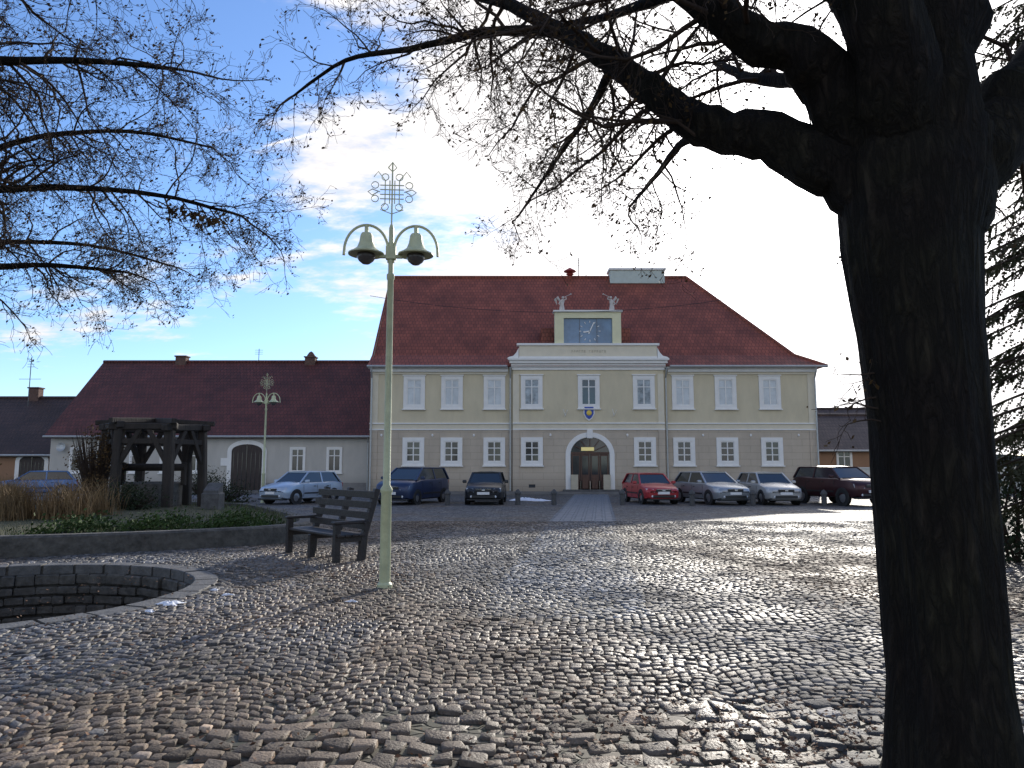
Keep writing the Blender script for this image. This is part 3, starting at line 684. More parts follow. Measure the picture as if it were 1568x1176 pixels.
for i in range(14):
    if i in (6,): continue
    x=3.75+i*.16; mb.box(x,x+.025,45.598,45.625,8.80,8.96,3); mb.box(x+.03,x+.09,45.598,45.625,rl.choice((8.80,8.93,8.87)),rl.choice((8.96,8.95)),3)
mb.build('cornices_and_trim',[white,cream,rustic,new_mat('letter_tan',(.52,.46,.34),.7,.1,5)],th,True)
mb=MB()
WX=[-6.18,-3.79,-1.11,1.24,4.82,8.28,10.79,13.5,16.3]
def window(mb,x,z0,z1,w,yw,cols,rows,surw,pane,ped=True,tr=None):
    h=w/2
    mb.box(x-h-surw,x-h,yw-.07,yw+.02,z0-surw,z1+surw,0); mb.box(x+h,x+h+surw,yw-.07,yw+.02,z0-surw,z1+surw,0)
    mb.box(x-h,x+h,yw-.07,yw+.02,z1,z1+surw,0); mb.box(x-h,x+h,yw-.07,yw+.02,z0-surw,z0,0)
    if ped: mb.box(x-h-surw-.06,x+h+surw+.06,yw-.16,yw+.02,z0-surw-.07,z0-surw-.002,0)
    mb.box(x-h,x+h,yw-.012,yw+.01,z0,z1,pane)
    f=.06
    mb.box(x-h,x-h+f,yw-.045,yw-.012,z0,z1,0); mb.box(x+h-f,x+h,yw-.045,yw-.012,z0,z1,0)
    mb.box(x-h+f,x+h-f,yw-.045,yw-.012,z0,z0+f,0); mb.box(x-h+f,x+h-f,yw-.045,yw-.012,z1-f,z1,0)
    for c_ in range(1,cols): xx=x-h+w*c_/cols; mb.box(xx-.035,xx+.035,yw-.05,yw-.012,z0+f,z1-f,0)
    zs=[z0+(z1-z0)*r_/rows for r_ in range(1,rows)] if tr is None else tr
    for z_ in zs: mb.box(x-h+f,x+h-f,yw-.040,yw-.012,z_-.028,z_+.028,0)
for i,x in enumerate(WX):
    yw=RY if 3<=i<=5 else YF
    window(mb,x,5.48,7.12,.92,yw,2,2,.22,2 if i in (4,) else (3 if i in(3,5) else 1),True,[6.62])
    mb.box(x-.74,x+.74,yw-.12,yw+.02,7.35,7.42,0)
    if i!=4: window(mb,x,1.95,3.22,.88,yw,2,3,.24,2)
for x in (-6.18,-1.1,1.24,10.79,13.5): mb.box(x-.2,x+.2,YF-.056 if not 0<x<9 else RY-.056,46,.35,.55,2)
mixed=new_mat('painted_reflection_pane',(.28,.31,.33),.15,.75,2.2)  # light and dark mottling in the base colour imitates reflections on the glass
mb.build('windows',[white,pane_l,pane_d,mixed],th,True)
mb=MB()
zl=7.93; fy=YF-.5; by_=60.5; xr=X1+.6; xl=X0-.15
kz=8.85; ky=YF+1.0; kb=59.0; kr=X1-.9
rz=15.6; rxl,rxr=X0-.1,12.9
E=[(xl,fy,zl),(xr,fy,zl),(xr,by_,zl),(xl,by_,zl)]
K=[(xl,ky,kz),(kr,ky,kz),(kr,kb,kz),(xl,kb,kz)]
Rg=[(rxl,53,rz),(rxr,53,rz)]
mb.add([E[0],E[1],K[1],K[0]],[(0,1,2,3)],0); mb.add([K[0],K[1],Rg[1],Rg[0]],[(0,1,2,3)],0)
mb.add([E[1],E[2],K[2],K[1]],[(0,1,2,3)],1); mb.add([K[1],K[2],Rg[1]],[(0,1,2)],1)
mb.add([E[2],E[3],K[3],K[2]],[(0,1,2,3)],0); mb.add([K[2],K[3],Rg[0],Rg[1]],[(0,1,2,3)],0)
mb.add([(p[0],p[1],zl-.02) for p in E],[(3,2,1,0)],0)
mb.tube([Rg[0],Rg[1]],.13,8,0)
mb.tube([Rg[1],K[1],E[1]],.12,8,0); mb.tube([Rg[1],K[2],E[2]],.12,8,0)
mb.build('roof',[tiles,tiles_s],th,True)
mb=MB()
for a,b2 in ((xl,rx0-.35),(rx1+.35,xr)): mb.tube([(a,fy-.06,zl-.03),(b2,fy-.06,zl-.03)],.08,8)
for x,yy in ((X0+.12,YF),(rx0-.15,YF),(rx1+.15,YF),(X1-.1,YF)):
    mb.tube([(x,fy-.05,zl-.08),(x,fy+.02,7.6),(x,yy-.20,7.2),(x,yy-.20,.15)],.055,8)
mb.build('gutters_and_downpipes',[gutter],th,True)
mb=MB()
mb.box(2.72,3.28,45.65,46.35,9.38,11.02,0); mb.box(6.36,6.92,45.65,46.35,9.38,11.02,0); mb.box(2.72,6.92,45.65,46.35,11.02,11.42,0); mb.box(2.62,7.02,45.55,46.4,11.42,11.52,1)
mb.box(3.0,6.64,46.36,50.0,9.0,11.35,2); mb.box(1.9,2.7,46.9,49,8.9,10.6,2); mb.box(6.94,7.7,46.9,49,8.9,10.6,2)
mb.build('clock_dormer',[new_mat('dormer_cream',(.74,.70,.46),.8,.06,2),white,tiles],th,True)
mb=MB()
clk=new_mat('clock_glass',(.10,.19,.30),.12,.4,.9,spec=.8)  # blue of the sky's reflection is put into the base colour
mb.box(3.28,6.36,45.82,46.19,9.38,11.02,0)
cxk,czk=4.95,10.2
for i in range(12):
    a=R(30*i); M=Matrix.Translation((cxk,45.80,czk))@Matrix.Rotation(a,4,'Y'); mb.box(-.022,.022,-.01,.01,.55,.68,1,M)
for a,l_,wd in ((R(25),.62,.035),(R(-100),.42,.045),(R(205),.2,.035)):
    M=Matrix.Translation((cxk,45.785,czk))@Matrix.Rotation(a,4,'Y'); mb.box(-wd,wd,-.012,.012,0,l_,1,M)
for x in (4.3,5.4): mb.box(x-.015,x+.015,45.80,45.82,9.38,11.02,2)
mb.build('clock_face',[clk,white,iron],th,True)
mb=MB()
for xc,s_ in ((3.2,1),(6.4,-1)):
    mb.tube([(xc,46,11.5),(xc,46,11.75),(xc,46,12.0),(xc+.03*s_,46,12.2),(xc+.05*s_,45.98,12.32)],[.18,.16,.12,.14,.05],10)
    mb.ball((xc+.07*s_,45.97,12.42),.09,0)
    mb.tube([(xc+.1*s_,45.9,12.22),(xc+.28*s_,45.85,12.3),(xc+.22*s_,45.85,12.48)],[.045,.035,.03],6)
    mb.tube([(xc+.14*s_,45.85,12.42),(xc+.5*s_,45.82,12.58),(xc+.6*s_,45.82,12.62)],[.012,.02,.06],8)
    mb.tube([(xc-.08*s_,45.95,12.2),(xc-.2*s_,45.9,12.0),(xc-.1*s_,45.85,11.9)],[.045,.035,.03],6)
    for q in (-1,1): mb.tube([(xc-.06*s_,46.08,12.15),(xc-.30*s_,46.12+.08*q,12.45),(xc-.42*s_,46.16+.1*q,12.35),(xc-.3*s_,46.15+.1*q,12.0)],[.05,.10,.07,.01],6)
mb.build('angel_statues',[new_mat('statue_stone',(.55,.50,.45),.7,.2,6)],th,True,'auto')
mb=MB()
def arch(n,rxx,rzz,zs): return [(-rxx,0)]+[(-rxx*math.cos(math.pi*i/n),zs+rzz*math.sin(math.pi*i/n)) for i in range(n+1)]+[(rxx,0)]
ai=arch(18,1.22,1.10,2.25); ao=arch(18,1.52,1.40,2.25); xc=4.85; n=len(ai)
vs=[(xc+a,RY-.10,b2+.12) for a,b2 in ai]+[(xc+a,RY-.10,b2+.12) for a,b2 in ao]+[(xc+a,RY+.02,b2+.12) for a,b2 in ai]+[(xc+a,RY+.02,b2+.12) for a,b2 in ao]
fs=[]
for i in range(n-1): fs+= [(i,n+i,n+i+1,i+1),(n+i,3*n+i,3*n+i+1,n+i+1),(i,i+1,2*n+i+1,2*n+i)]
mb.add(vs,fs,0)
mb.add([(xc+a,RY-.012,b2+.10) for a,b2 in ai],[tuple(range(n))],2)
mb.bbox(xc-.17,xc+.17,RY-.2,RY,3.38,3.95,.03,0)
for x0 in (-1.15,-.58,.02,.60):
    mb.box(xc+x0,xc+x0+.54,RY-.05,RY-.02,.14,2.42,1)
    mb.box(xc+x0+.08,xc+x0+.46,RY-.062,RY-.045,1.15,2.30,2); mb.bbox(xc+x0+.08,xc+x0+.46,RY-.07,RY-.045,.28,1.0,.012,1)
mb.box(xc-1.2,xc+1.2,RY-.07,RY-.02,2.42,2.54,1)
for a in (30,60,90,120,150):
    mb.beam((xc,RY-.04,2.5),(xc+1.12*math.cos(R(a)),RY-.04,2.5+.86*math.sin(R(a))),.04,.05,1)
mb.box(xc-.55,xc+.25,RY-.09,RY-.065,2.62,2.84,3)
for s_ in (-1,1):
    mb.box(xc+s_*1.0-.22,xc+s_*1.0+.22,RY-.35,RY-.31,.2,1.15,4)
mb.box(xc-1.7,xc+1.7,44.9,RY,.121,.24,5)
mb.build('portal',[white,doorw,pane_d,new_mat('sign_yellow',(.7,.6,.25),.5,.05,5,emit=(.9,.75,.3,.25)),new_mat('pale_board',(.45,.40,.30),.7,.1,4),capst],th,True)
mb=MB(); zc_=4.98
sh=[(-.28,.38),(.28,.38),(.28,-.05),(.16,-.28),(0,-.4),(-.16,-.28),(-.28,-.05)]
def plq(s_,y0,y1,m):
    n=len(sh); mb.add([(4.82+a*s_,y0,zc_+b2*s_) for a,b2 in sh]+[(4.82+a*s_,y1,zc_+b2*s_) for a,b2 in sh],[tuple(range(n-1,-1,-1)),]+[(i,(i+1)%n,n+(i+1)%n,n+i) for i in range(n)],m)
plq(1.25,RY-.06,RY+.01,0); plq(1.0,RY-.09,RY-.06,1)
mb.ball((4.82,RY-.1,zc_),.17,2,(1,.3,1)); 
for x in (3.3,6.35):
    mb.tube([(x,RY,4.75),(x,RY-.25,4.85),(x-.12,RY-.4,5.2)],.018,6,0); mb.tube([(x,RY,4.75),(x+.15,RY-.3,5.15)],.018,6,0)
for x in (-8.2,-5,-2.4,2.4,7.2,12,15,18): mb.ball((x,(RY if 0<x<9.5 else YF)-.03,3.6),.07,0,(1,.6,1.3),6)
mb.build('coat_of_arms_and_fittings',[white,new_mat('arms_blue',(.02,.06,.35),.4,.1,5),new_mat('arms_gold',(.7,.5,.08),.4,.1,5),iron],th,True)
mb=MB()
mb.bbox(7.2,11.2,52.4,53.6,15.0,15.98,.02,0); mb.bbox(7.1,11.3,52.3,53.7,15.98,16.14,.02,1)
mb.tube([(4.3,53,15.5),(4.3,53,16.1)],.06,8,2); mb.lathe([(.05,0),(.30,0),(.48,.08),(.45,.14),(.2,.28),(.05,.38),(.001,.39)],(4.3,53,15.95),16,3); mb.lathe([(.12,-.25),(.3,-.12),(.12,0)],(4.3,53,15.95),12,3)
mb.tube([(4.95,53,15.5),(4.95,53,17.1)],.03,6,2); mb.tube([(5.5,53,15.5),(5.5,53,16.5)],.025,6,2)
for z_ in (16.5,16.7,16.9): mb.tube([(4.75,53,z_),(5.15,53,z_)],.015,5,2)
mb.build('ridge_chimney_and_siren',[new_mat('pale_render',(.5,.55,.5),.8,.08,3),white,iron,new_mat('siren_red',(.35,.06,.05),.5,.1,5)],th,True,'auto')

# ------------------------------------------------------------------ low houses
plinth=new_mat('plinth',(.22,.21,.2),.9,.15,4); chb=new_mat('chimney_brick',(.12,.07,.055),.9,.3,6,.4,20)
def lowhouse(name,x0,x1,y,zb,zr,dep,wallm,roofm,wins,gates,yover=.4,chims=()):
    e=empty(name,((x0+x1)/2,y,0)); mb=MB(); ym=y+dep/2
    mb.box(x0,x1,y,y+dep,0,zb)
    for xx,f in ((x0,(0,2,1)),(x1,(0,1,2))): mb.add([(xx,y,zb),(xx,y+dep,zb),(xx,ym,zr-.1)],[f])
    mb.build('walls',[wallm],e,True)
    mb=MB(); sl=(zr-zb)/(dep/2); ze=zb-.35*sl*.6
    a,b2=x0-.25,x1+.15*(0 if name=='row_house' else 1)
    mb.add([(a,y-yover,ze),(b2,y-yover,ze),(b2,ym,zr),(a,ym,zr),(a,y+dep+yover,ze),(b2,y+dep+yover,ze)],[(0,1,2,3),(3,2,5,4)])
    mb.add([(a,y-yover,ze-.12),(b2,y-yover,ze-.12),(b2,ym,zr-.14),(a,ym,zr-.14)],[(3,2,1,0)])
    mb.add([(a,y-yover,ze-.12),(b2,y-yover,ze-.12),(b2,y-yover,ze),(a,y-yover,ze)],[(0,1,2,3)])
    mb.tube([(a,ym,zr+.02),(b2,ym,zr+.02)],.12,8)
    mb.build('roof',[roofm],e,True)
    mb=MB(); mb.tube([(a,y-yover-.06,ze-.02),(b2,y-yover-.06,ze-.02)],.07,8)
    mb.tube([(x1-.35,y-yover,ze-.05),(x1-.35,y-.1,ze-.4),(x1-.35,y-.1,.1)],.05,6)
    mb.build('gutter',[gutter],e,True)
    mb=MB()
    for x,w_ in wins: window(mb,x,1.35,2.80,w_,y,2,1,.11,1,True,[2.35])
    mb.box(x0+.01,x1-.01,y-.06,y+.02,.1,.6,3)
    for x,w_,h_ in gates:
        n=12; A=arch(n,w_/2,w_*.22,h_-w_*.22); O=arch(n,w_/2+.28,w_*.22+.28,h_-w_*.22); q=len(A)
        mb.add([(x+a_,y-.09,b_+.1) for a_,b_ in A]+[(x+a_,y-.09,b_+.1) for a_,b_ in O]+[(x+a_,y+.02,b_+.1) for a_,b_ in O],[(i,q+i,q+i+1,i+1) for i in range(q-1)]+[(q+i,2*q+i,2*q+i+1,q+i+1) for i in range(q-1)],0)
        mb.add([(x+a_,y-.07,b_+.1) for a_,b_ in A],[tuple(range(q))],2)
        for k_ in range(7): xx=x-w_/2+w_*(k_+.5)/7; mb.box(xx-.015,xx+.015,y-.085,y-.068,.1,h_-w_*.22,1)
        mb.box(x-.02,x+.02,y-.1,y-.07,.1,h_,1)
    mb.build('windows_and_gates',[white,pane_d,new_mat('gate_wood',(.035,.022,.018),.6,.3,6),plinth],e,True)
    if chims:
        mb=MB()
        for cx_,cy_,h_,r_ in chims:
            mb.bbox(cx_-.38,cx_+.38,cy_-.3,cy_+.3,zr-1.2,zr+h_,.02,0); mb.bbox(cx_-.45,cx_+.45,cy_-.37,cy_+.37,zr+h_,zr+h_+.1,.02,0)
            if r_: mb.lathe([(.3,0),(.3,.1),(.15,.32),(.001,.42)],(cx_,cy_,zr+h_+.1),14,0)
        mb.build('chimneys',[chb],e,True)
    return e
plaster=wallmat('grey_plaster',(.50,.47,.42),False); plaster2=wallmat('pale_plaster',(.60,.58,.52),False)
dtiles=tilemat('dark_red_tiles',(.12,.032,.025))
lh=lowhouse('row_house',-30.2,-9.05,48,3.8,9.4,12,plaster,dtiles,[(-28.4,.75),(-24.5,.75),(-22.5,.75),(-20.6,.75),(-14.0,.8),(-11.6,.8)],[(-17.3,2.0,3.0)],chims=((-24.6,54,.35,False),(-15.0,54.,.3,True)))
mb=MB()
mb.box(-19.0,-18.4,47.93,47.99,1.7,2.2,0); mb.build('notice_plate',[white],lh,True)
e=empty('tv_antenna',(-18.9,54,9.3)); mb=MB(); mb.tube([(0,0,0),(0,0,1.1)],.025,5); [mb.tube([(-.3,0,z_),(.3,0,z_)],.012,4) for z_ in (.7,.85,1.0)]; mb.build('mast',[iron],e)
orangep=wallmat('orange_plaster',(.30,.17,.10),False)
lowhouse('corner_house',-46,-30.6,50,2.6,6.8,10,orangep,tilemat('old_dark_tiles',(.055,.03,.026)),[(-38,.8)],[(-32.6,1.7,2.3)],chims=((-36.0,55,.7,False),))
e=empty('tv_antenna',(-35.2,53,6)); mb=MB(); mb.tube([(0,0,0),(0,0,3.6)],.03,5); [mb.tube([(-w_,0,z_),(w_,0,z_)],.015,4) for z_,w_ in ((2.0,.8),(2.9,.25),(3.1,.25),(3.3,.2))]; mb.build('mast',[iron],e)
satd=MB(); e=empty('satellite_dish',(-29.3,47.7,2.9)); satd.lathe([(.001,0),(.15,.02),(.3,.09)],n=16,M=Matrix.Rotation(R(80),4,'X')); satd.tube([(0,0,0),(0,.3,-.1)],.02,5); satd.build('dish',[gutter],e)
gtiles=tilemat('grey_brown_tiles',(.09,.06,.05))
lowhouse('side_house',21.5,34,52,2.9,5.6,9,orangep,gtiles,[(23.5,.9),(27,.9)],[],chims=())
lowhouse('far_house',23,40,66,4.4,7.2,9,plaster2,gtiles,[(26,.9),(30,.9)],[],chims=((28,70,.6,False),))
e=empty('garden_wall',(27,44,0)); mb=MB(); mb.bbox(-7,12,0,.3,0,1.5,.03); mb.bbox(-7.1,12.1,-.05,.35,1.5,1.6,.02); mb.build('wall',[plaster2],e)

e=empty('overhead_cable',(-8.6,40,10)); mb=MB(); pts=[]
A_=Vector((-9.0,45.4,12.4));B_=Vector((17.5,45.4,12.9))
for i in range(21):
    t=i/20; p=A_.lerp(B_,t); p.z-=1.3*4*t*(1-t); pts.append(p-Vector((-8.6,40,10)))
mb.tube(pts,.015,4); mb.build('cable',[blackp],e)

hill=new_mat('distant_woods',(.035,.04,.03),.95,.4,.05)
mb=MB(); n=160; vs=[];fs=[]
for i in range(n+1):
    x=-500+1000*i/n; h=7+4*mnoise.noise(Vector((x*.01,0,0)))+1.5*mnoise.noise(Vector((x*.09,3,0)))+.8*mnoise.noise(Vector((x*.31,7,0)))
    vs+=[(x,330,0),(x,340+rnd.uniform(-3,3),max(2,h)),(x,420,0)]
for i in range(n): fs+=[(3*i,3*i+3,3*i+4,3*i+1),(3*i+1,3*i+4,3*i+5,3*i+2)]
mb.add(vs,fs); mb.build('distant_woodland',[hill])

# ------------------------------------------------------------------ bare trees
class Tree:
    def __init__(s,seed): s.r=random.Random(seed); s.big=MB(); s.tw=MB(); s.lf=MB()
    def rv(s): return Vector((s.r.gauss(0,1),s.r.gauss(0,1),s.r.gauss(0,1)))
    def limb(s,pts,rad,n=14,dens=5.0,start=.2,clen=1.1):
        P=[Vector(p) for p in pts]; out=[];rr=[]
        for i in range(len(P)-1):
            p0=P[max(i-1,0)];p1=P[i];p2=P[i+1];p3=P[min(i+2,len(P)-1)]
            m=5
            for k_ in range(m):
                t=k_/m; out.append(.5*((2*p1)+(p2-p0)*t+(2*p0-5*p1+4*p2-p3)*t*t+(3*p1-p0-3*p2+p3)*t**3)+s.rv()*rad[i]*.09); rr.append((rad[i]*(1-t)+rad[i+1]*t)*s.r.uniform(.95,1.06))
        out.append(P[-1]); rr.append(rad[-1])
        s.big.tube(out,rr,n,0,True,lambda p,th:1+.12*mnoise.noise(Vector((p.x*6,p.y*6,p.z*3))+Vector((math.cos(th),math.sin(th),0))*1.6)+.05*math.sin(th*6+p.z*3))
        tot=len(out)-1
        L_=sum((out[i+1]-out[i]).length for i in range(tot))
        for _ in range(int(L_*dens)):
            f=s.r.uniform(start,1); i=min(int(f*tot),tot-1); p=out[i].lerp(out[i+1],f*tot-i); t=(out[i+1]-out[i]).normalized()
            q=s.rv(); q-=t*q.dot(t); q.normalize()
            d=(t*.7+q*.9+Vector((0,0,-.05))).normalized()
            r0=min(rr[i]*.4,.017)
            s.branch(p,d,clen*s.r.uniform(.5,1.3)*(1.15-.35*f),r0,1)
        s.branch(out[-1],(out[-1]-out[-2]).normalized(),clen*.9,rr[-1]*.9,1)
    def branch(s,p,d,L_,r,lv):
        steps=(0,7,5,3)[lv]; pts=[p.copy()];rad=[r]; st=L_/steps; dirs=[]
        for i in range(steps):
            d=(d+s.rv()*(.20,.26,.30,.26)[lv]+Vector((0,0,(-.05,-.06,-.03,0.03)[lv]))).normalized(); dirs.append(d)
            p=p+d*st; pts.append(p.copy()); rad.append(max(.0016,r*(1-.85*(i+1)/steps)))
        (s.big if lv==1 and r>.02 else s.tw).tube(pts,rad,(0,5,3,3)[lv],0,False)
        if lv==3:
            if s.r.random()<.55: s.leaf(pts[-1])
            return
        cnt={1:int(5+L_*8),2:int(3+L_*11)}[lv]
        for _ in range(cnt):
            f=s.r.uniform(.12,1); i=min(int(f*steps),steps-1); q0=pts[i].lerp(pts[i+1],f*steps-i); t=dirs[i]
            q=s.rv(); q-=t*q.dot(t); q.normalize(); dd=(t*.75+q*.8).normalized()
            if lv==1: s.branch(q0,dd,L_*s.r.uniform(.22,.5),rad[i]*.5,2)
            else: s.branch(q0,dd,s.r.uniform(.05,.15),max(.0020,rad[i]*.5),3)
    def leaf(s,p,k=.012):
        for _ in range(2):
            q=s.rv().normalized(); r=q.orthogonal().normalized(); t=q.cross(r); z=k*s.r.uniform(.6,1.8); c=p+s.rv()*.014
            s.lf.add([c-r*z,c-t*z*.5,c+r*z,c+t*z*.5],[(0,1,2,3)])
    def finish(s,name,loc):
        e=empty(name,loc); s.big.build('trunk_and_limbs',[bark],e,True,True); s.tw.build('twigs',[twig],e,True,True); s.lf.build('last_leaves',[brownleaf],e,True)
        return e
T=Tree(11)
def ridged(v): return 1-2*abs(mnoise.noise(v))
def trunkfn(p,th): return 1+.035*math.sin(th*3+p.z*.9)+.03*math.sin(th*5-p.z*1.4+1)+.06*mnoise.noise(Vector((math.cos(th)*2,math.sin(th)*2,p.z*1.1)))+.04*(ridged(Vector((math.cos(th)*5.5,math.sin(th)*5.5,p.z*.9)))-.5)
tp=[];tr_=[]
key=[(0,2.09,.38),(.2,2.08,.30),(.6,2.075,.262),(1.2,2.065,.262),(1.8,2.05,.268),(2.3,2.02,.28),(2.75,2.0,.315),(3.05,2.03,.355),(3.35,2.10,.33)]
for i in range(len(key)-1):
    for k_ in range(10):
        t=k_/10; a=key[i];b_=key[i+1]; tp.append((a[1]*(1-t)+b_[1]*t,3.6,a[0]*(1-t)+b_[0]*t)); tr_.append(a[2]*(1-t)+b_[2]*t)
T.big.tube(tp,tr_,110,0,True,trunkfn)
T.limb([(2.0,3.6,2.65),(1.78,3.6,3.05),(1.44,3.7,3.30),(1.12,3.9,3.47),(.87,4.1,3.76),(.63,4.3,4.1),(.33,4.6,4.5),(-.115,5,5.0),(-.7,5.4,5.4)],[.24,.17,.125,.115,.095,.075,.055,.04,.02],22,5.0,.3)
T.limb([(1.95,3.6,3.05),(1.58,3.5,3.58),(1.20,3.5,3.80),(.90,3.6,4.10),(.4,3.8,4.6),(-.3,4.1,5.2)],[.22,.14,.10,.07,.045,.025],18,4,.3)
T.limb([(2.0,3.6,2.9),(2.08,3.55,3.6),(2.2,3.5,4.3),(2.4,3.6,5.2),(2.5,3.8,6.5)],[.33,.28,.22,.15,.07],20,4,.35,1.5)
T.limb([(2.1,3.6,2.8),(2.45,3.6,3.25),(2.8,3.7,3.7),(3.4,3.9,4.5),(3.9,4.2,5.2)],[.25,.19,.15,.10,.05],18,4,.3,1.3)
T.limb([(1.95,3.6,3.1),(1.80,3.3,3.6),(1.62,3.4,4.2),(1.45,3.7,5.0),(1.3,4.0,6.0)],[.22,.17,.13,.08,.04],16,4,.3,1.3)
T.limb([(.33,4.6,4.5),(-.2,5.0,4.75),(-.8,5.4,4.86),(-1.4,5.8,5.0),(-1.95,6.2,4.9)],[.04,.032,.025,.018,.01],10,6.5,.1,.8)
T.limb([(.63,4.3,4.08),(.55,4.9,4.1),(.45,5.5,4.15),(.25,6.1,4.05),(.05,6.7,3.95)],[.035,.026,.02,.014,.008],10,6,.1,.7)
T.limb([(1.12,3.9,3.5),(1.1,4.6,3.7),(1.1,5.3,3.8),(1.0,6.0,3.8)],[.04,.025,.018,.01],10,6,.15,.7)
T.limb([(.9,3.6,4.1),(.6,4.6,4.6),(.2,5.4,5.0),(-.2,6.2,5.2)],[.035,.025,.018,.01],10,6,.1,.9)
T.limb([(1.54,3.5,3.55),(1.5,4.3,4.0),(1.5,5.0,4.5),(1.7,5.8,5.0)],[.05,.035,.025,.012],10,5,.1,.9)
T.limb([(2.42,3.6,3.25),(2.9,4.6,3.6),(3.3,5.4,3.8),(3.6,6.2,3.9)],[.07,.05,.03,.015],10,5,.15,1)
for k_ in range(5):
    T.branch(Vector((1.80,3.55,1.82+.06*k_)),Vector((-1,0,.25-.1*k_)).normalized(),.28,.006,2)
T.finish('bare_tree',(2.08,3.6,0))
T=Tree(23)
T.big.tube([(-6.6,5.0,0),(-6.6,5.0,.3),(-6.55,5.0,1.3),(-6.5,5.0,2.4),(-6.5,5.0,3.2)],[.42,.33,.29,.28,.26],28,0,True,trunkfn)
T.limb([(-6.5,5.0,2.5),(-5.2,5.6,3.6),(-4.2,6.1,4.0),(-3.3,6.5,4.1),(-2.6,6.8,4.0)],[.12,.05,.030,.020,.012],14,8,.25,.95)
T.limb([(-6.5,5.0,2.9),(-5,5.5,4.6),(-3.9,5.8,5.0),(-3.0,6.2,5.15)],[.14,.055,.028,.014],14,8,.3,1.0)
T.limb([(-6.5,5.0,2.2),(-5.2,5.9,3.1),(-4.3,6.4,3.40),(-3.7,6.8,3.45)],[.10,.035,.024,.012],14,8,.3,.8)
T.limb([(-6.5,5.0,3.0),(-5.2,5.2,5.0),(-3.9,5.4,5.7),(-3,5.6,5.9)],[.14,.055,.03,.014],14,6,.3,1.0)
T.limb([(-5.2,5.6,3.6),(-4.5,6.3,4.5),(-3.8,6.9,4.9),(-3.2,7.5,5.0)],[.035,.026,.018,.01],10,8,.2,.9)
T.limb([(-5.2,5.6,3.6),(-4.9,6.6,3.7),(-4.4,7.4,3.9),(-3.9,8.2,3.9)],[.035,.026,.018,.01],10,8,.2,.9)
T.limb([(-6.5,5.0,3.1),(-7.2,5.0,4.6),(-7.6,5.2,6.2)],[.2,.12,.05],14,3,.3,1.2)
# one broken branch still holding its dead leaves
T.branch(Vector((-3.3,6.5,4.05)),Vector((.8,.1,-.35)).normalized(),.55,.008,2)
for _ in range(120):
    t=T.r.random(); T.leaf(Vector((-3.2+.5*t+T.r.gauss(0,.06),6.55+T.r.gauss(0,.06),3.97-.12*t+T.r.gauss(0,.04))),.020)
T.finish('bare_tree',(-6.6,5.0,0))

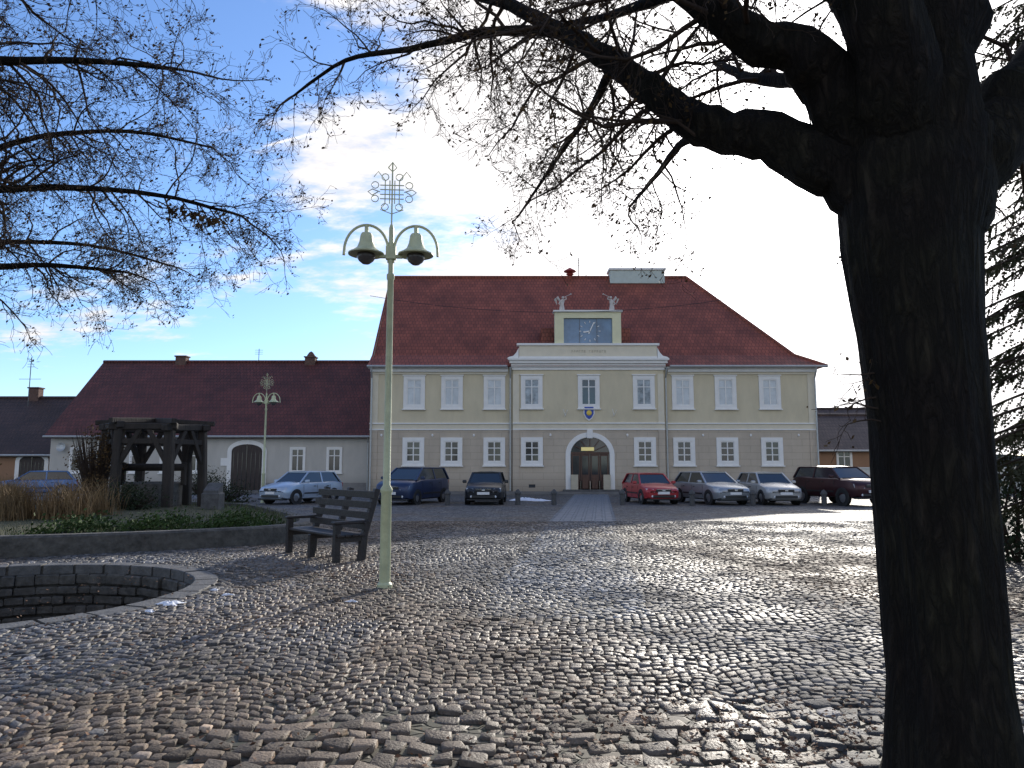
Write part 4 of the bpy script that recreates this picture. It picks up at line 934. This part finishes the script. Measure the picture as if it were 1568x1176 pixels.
# ------------------------------------------------------------------ spruce on the right
def conifer(loc,H,Rb,seed,z0=.6):
    r=random.Random(seed); e=empty('spruce_tree',loc); tk=MB(); nd=MB()
    tk.tube([(0,0,0),(0,0,H*.5),(0,0,H)],[.2,.12,.01],12)
    z=z0
    while z<H-.2:
        Rz=Rb*(1-(z/H))**.7
        for k_ in range(r.randint(5,7)):
            a=r.uniform(0,6.28); Lb=Rz*r.uniform(.7,1.15); pts=[];n=7
            for i in range(n+1):
                t=i/n; pts.append(Vector((math.cos(a)*Lb*t,math.sin(a)*Lb*t,z-.35*Lb*t*t*1.2+.12*Lb*t**4)))
            tk.tube(pts,[.025*(1-t_/n)+.004 for t_ in range(n+1)],4,0,False)
            m=int(Lb*26)
            for q in range(m):
                t=r.uniform(.12,1); i=min(int(t*n),n-1); p=pts[i].lerp(pts[i+1],t*n-i)
                side=r.choice((-1,1)); l=r.uniform(.12,.45)*(1.15-t*.5); dd=Vector((math.cos(a+side*.8),math.sin(a+side*.8),-r.uniform(.4,1.8))).normalized()
                x=dd.orthogonal().normalized(); y=dd.cross(x)
                for s_ in range(8):
                    c=p+dd*l*(s_/8); an=r.uniform(0,6.28); o=(x*math.cos(an)+y*math.sin(an)); w_=.022
                    nd.add([c-o*w_+dd*.025,c-dd*.008,c+o*w_+dd*.025,c+dd*.035],[(0,1,2,3)])
                nd.add([p,p+x*.006,p+dd*l],[(0,1,2)])
        z+=r.uniform(.16,.24)*(1 if z<4 else 1.4)
    tk.build('trunk_and_branches',[twig],e); nd.build('needles',[needle],e)
conifer((7.2,9.0,0),11,2.1,4,1.3)
e=empty('hedge',(9.5,12.5,0)); mb=MB()
def hf():
    x=rnd.uniform(-1.8,6); y=rnd.uniform(-.7,.7); z=rnd.uniform(0,1.7+.25*math.sin(x*2)+.15*math.sin(x*5)); return (x,y,z)
leafcloud(mb,hf,12000,.055); mb.build('leaves',[hedgeg],e)
mb=MB()
for _ in range(60):
    x=rnd.uniform(-1.6,5.8); mb.tube([(x,0,0),(x+rnd.gauss(0,.1),rnd.gauss(0,.2),.9),(x+rnd.gauss(0,.2),rnd.gauss(0,.3),1.8)],[.03,.02,.006],4)
mb.build('stems',[twig],e)

# fallen leaves
mb=MB(); 
def flat(mb,fn,n,s):
    for _ in range(n):
        x,y,z=fn(); a=rnd.uniform(0,6.28); s_=s*rnd.uniform(.5,1.3); c,si=math.cos(a)*s_,math.sin(a)*s_; zz=[z+rnd.uniform(0,.018) for _ in range(4)]
        mb.add([(x-c,y-si,zz[0]),(x+si*.6,y-c*.6,zz[1]),(x+c,y+si,zz[2]),(x-si*.6,y+c*.6,zz[3])],[(0,1,2,3)])
flat(mb,lambda:(rnd.gauss(1.7,1.0),rnd.gauss(4.6,.5),.025),1300,.018)
flat(mb,lambda:(rnd.gauss(5.2,.8),rnd.gauss(9.3,.8),.025),900,.028)
flat(mb,lambda:(rnd.uniform(-6,6),rnd.uniform(4,20),.025),2600,.018)
def lf4(): t=rnd.random(); return (-8+3.5*t+rnd.gauss(0,.2),32.8+rnd.gauss(0,.5),.02)
flat(mb,lf4,500,.05); flat(mb,lambda:(rnd.gauss(-2.2,.6),rnd.gauss(11,.8),.025),700,.02)
flat(mb,lambda:(rnd.uniform(-5,-1),rnd.uniform(4,8),.025),700,.018)
mb.build('fallen_leaves',[new_mat('fallen_leaf',(.13,.06,.026),.8,.5,3)])
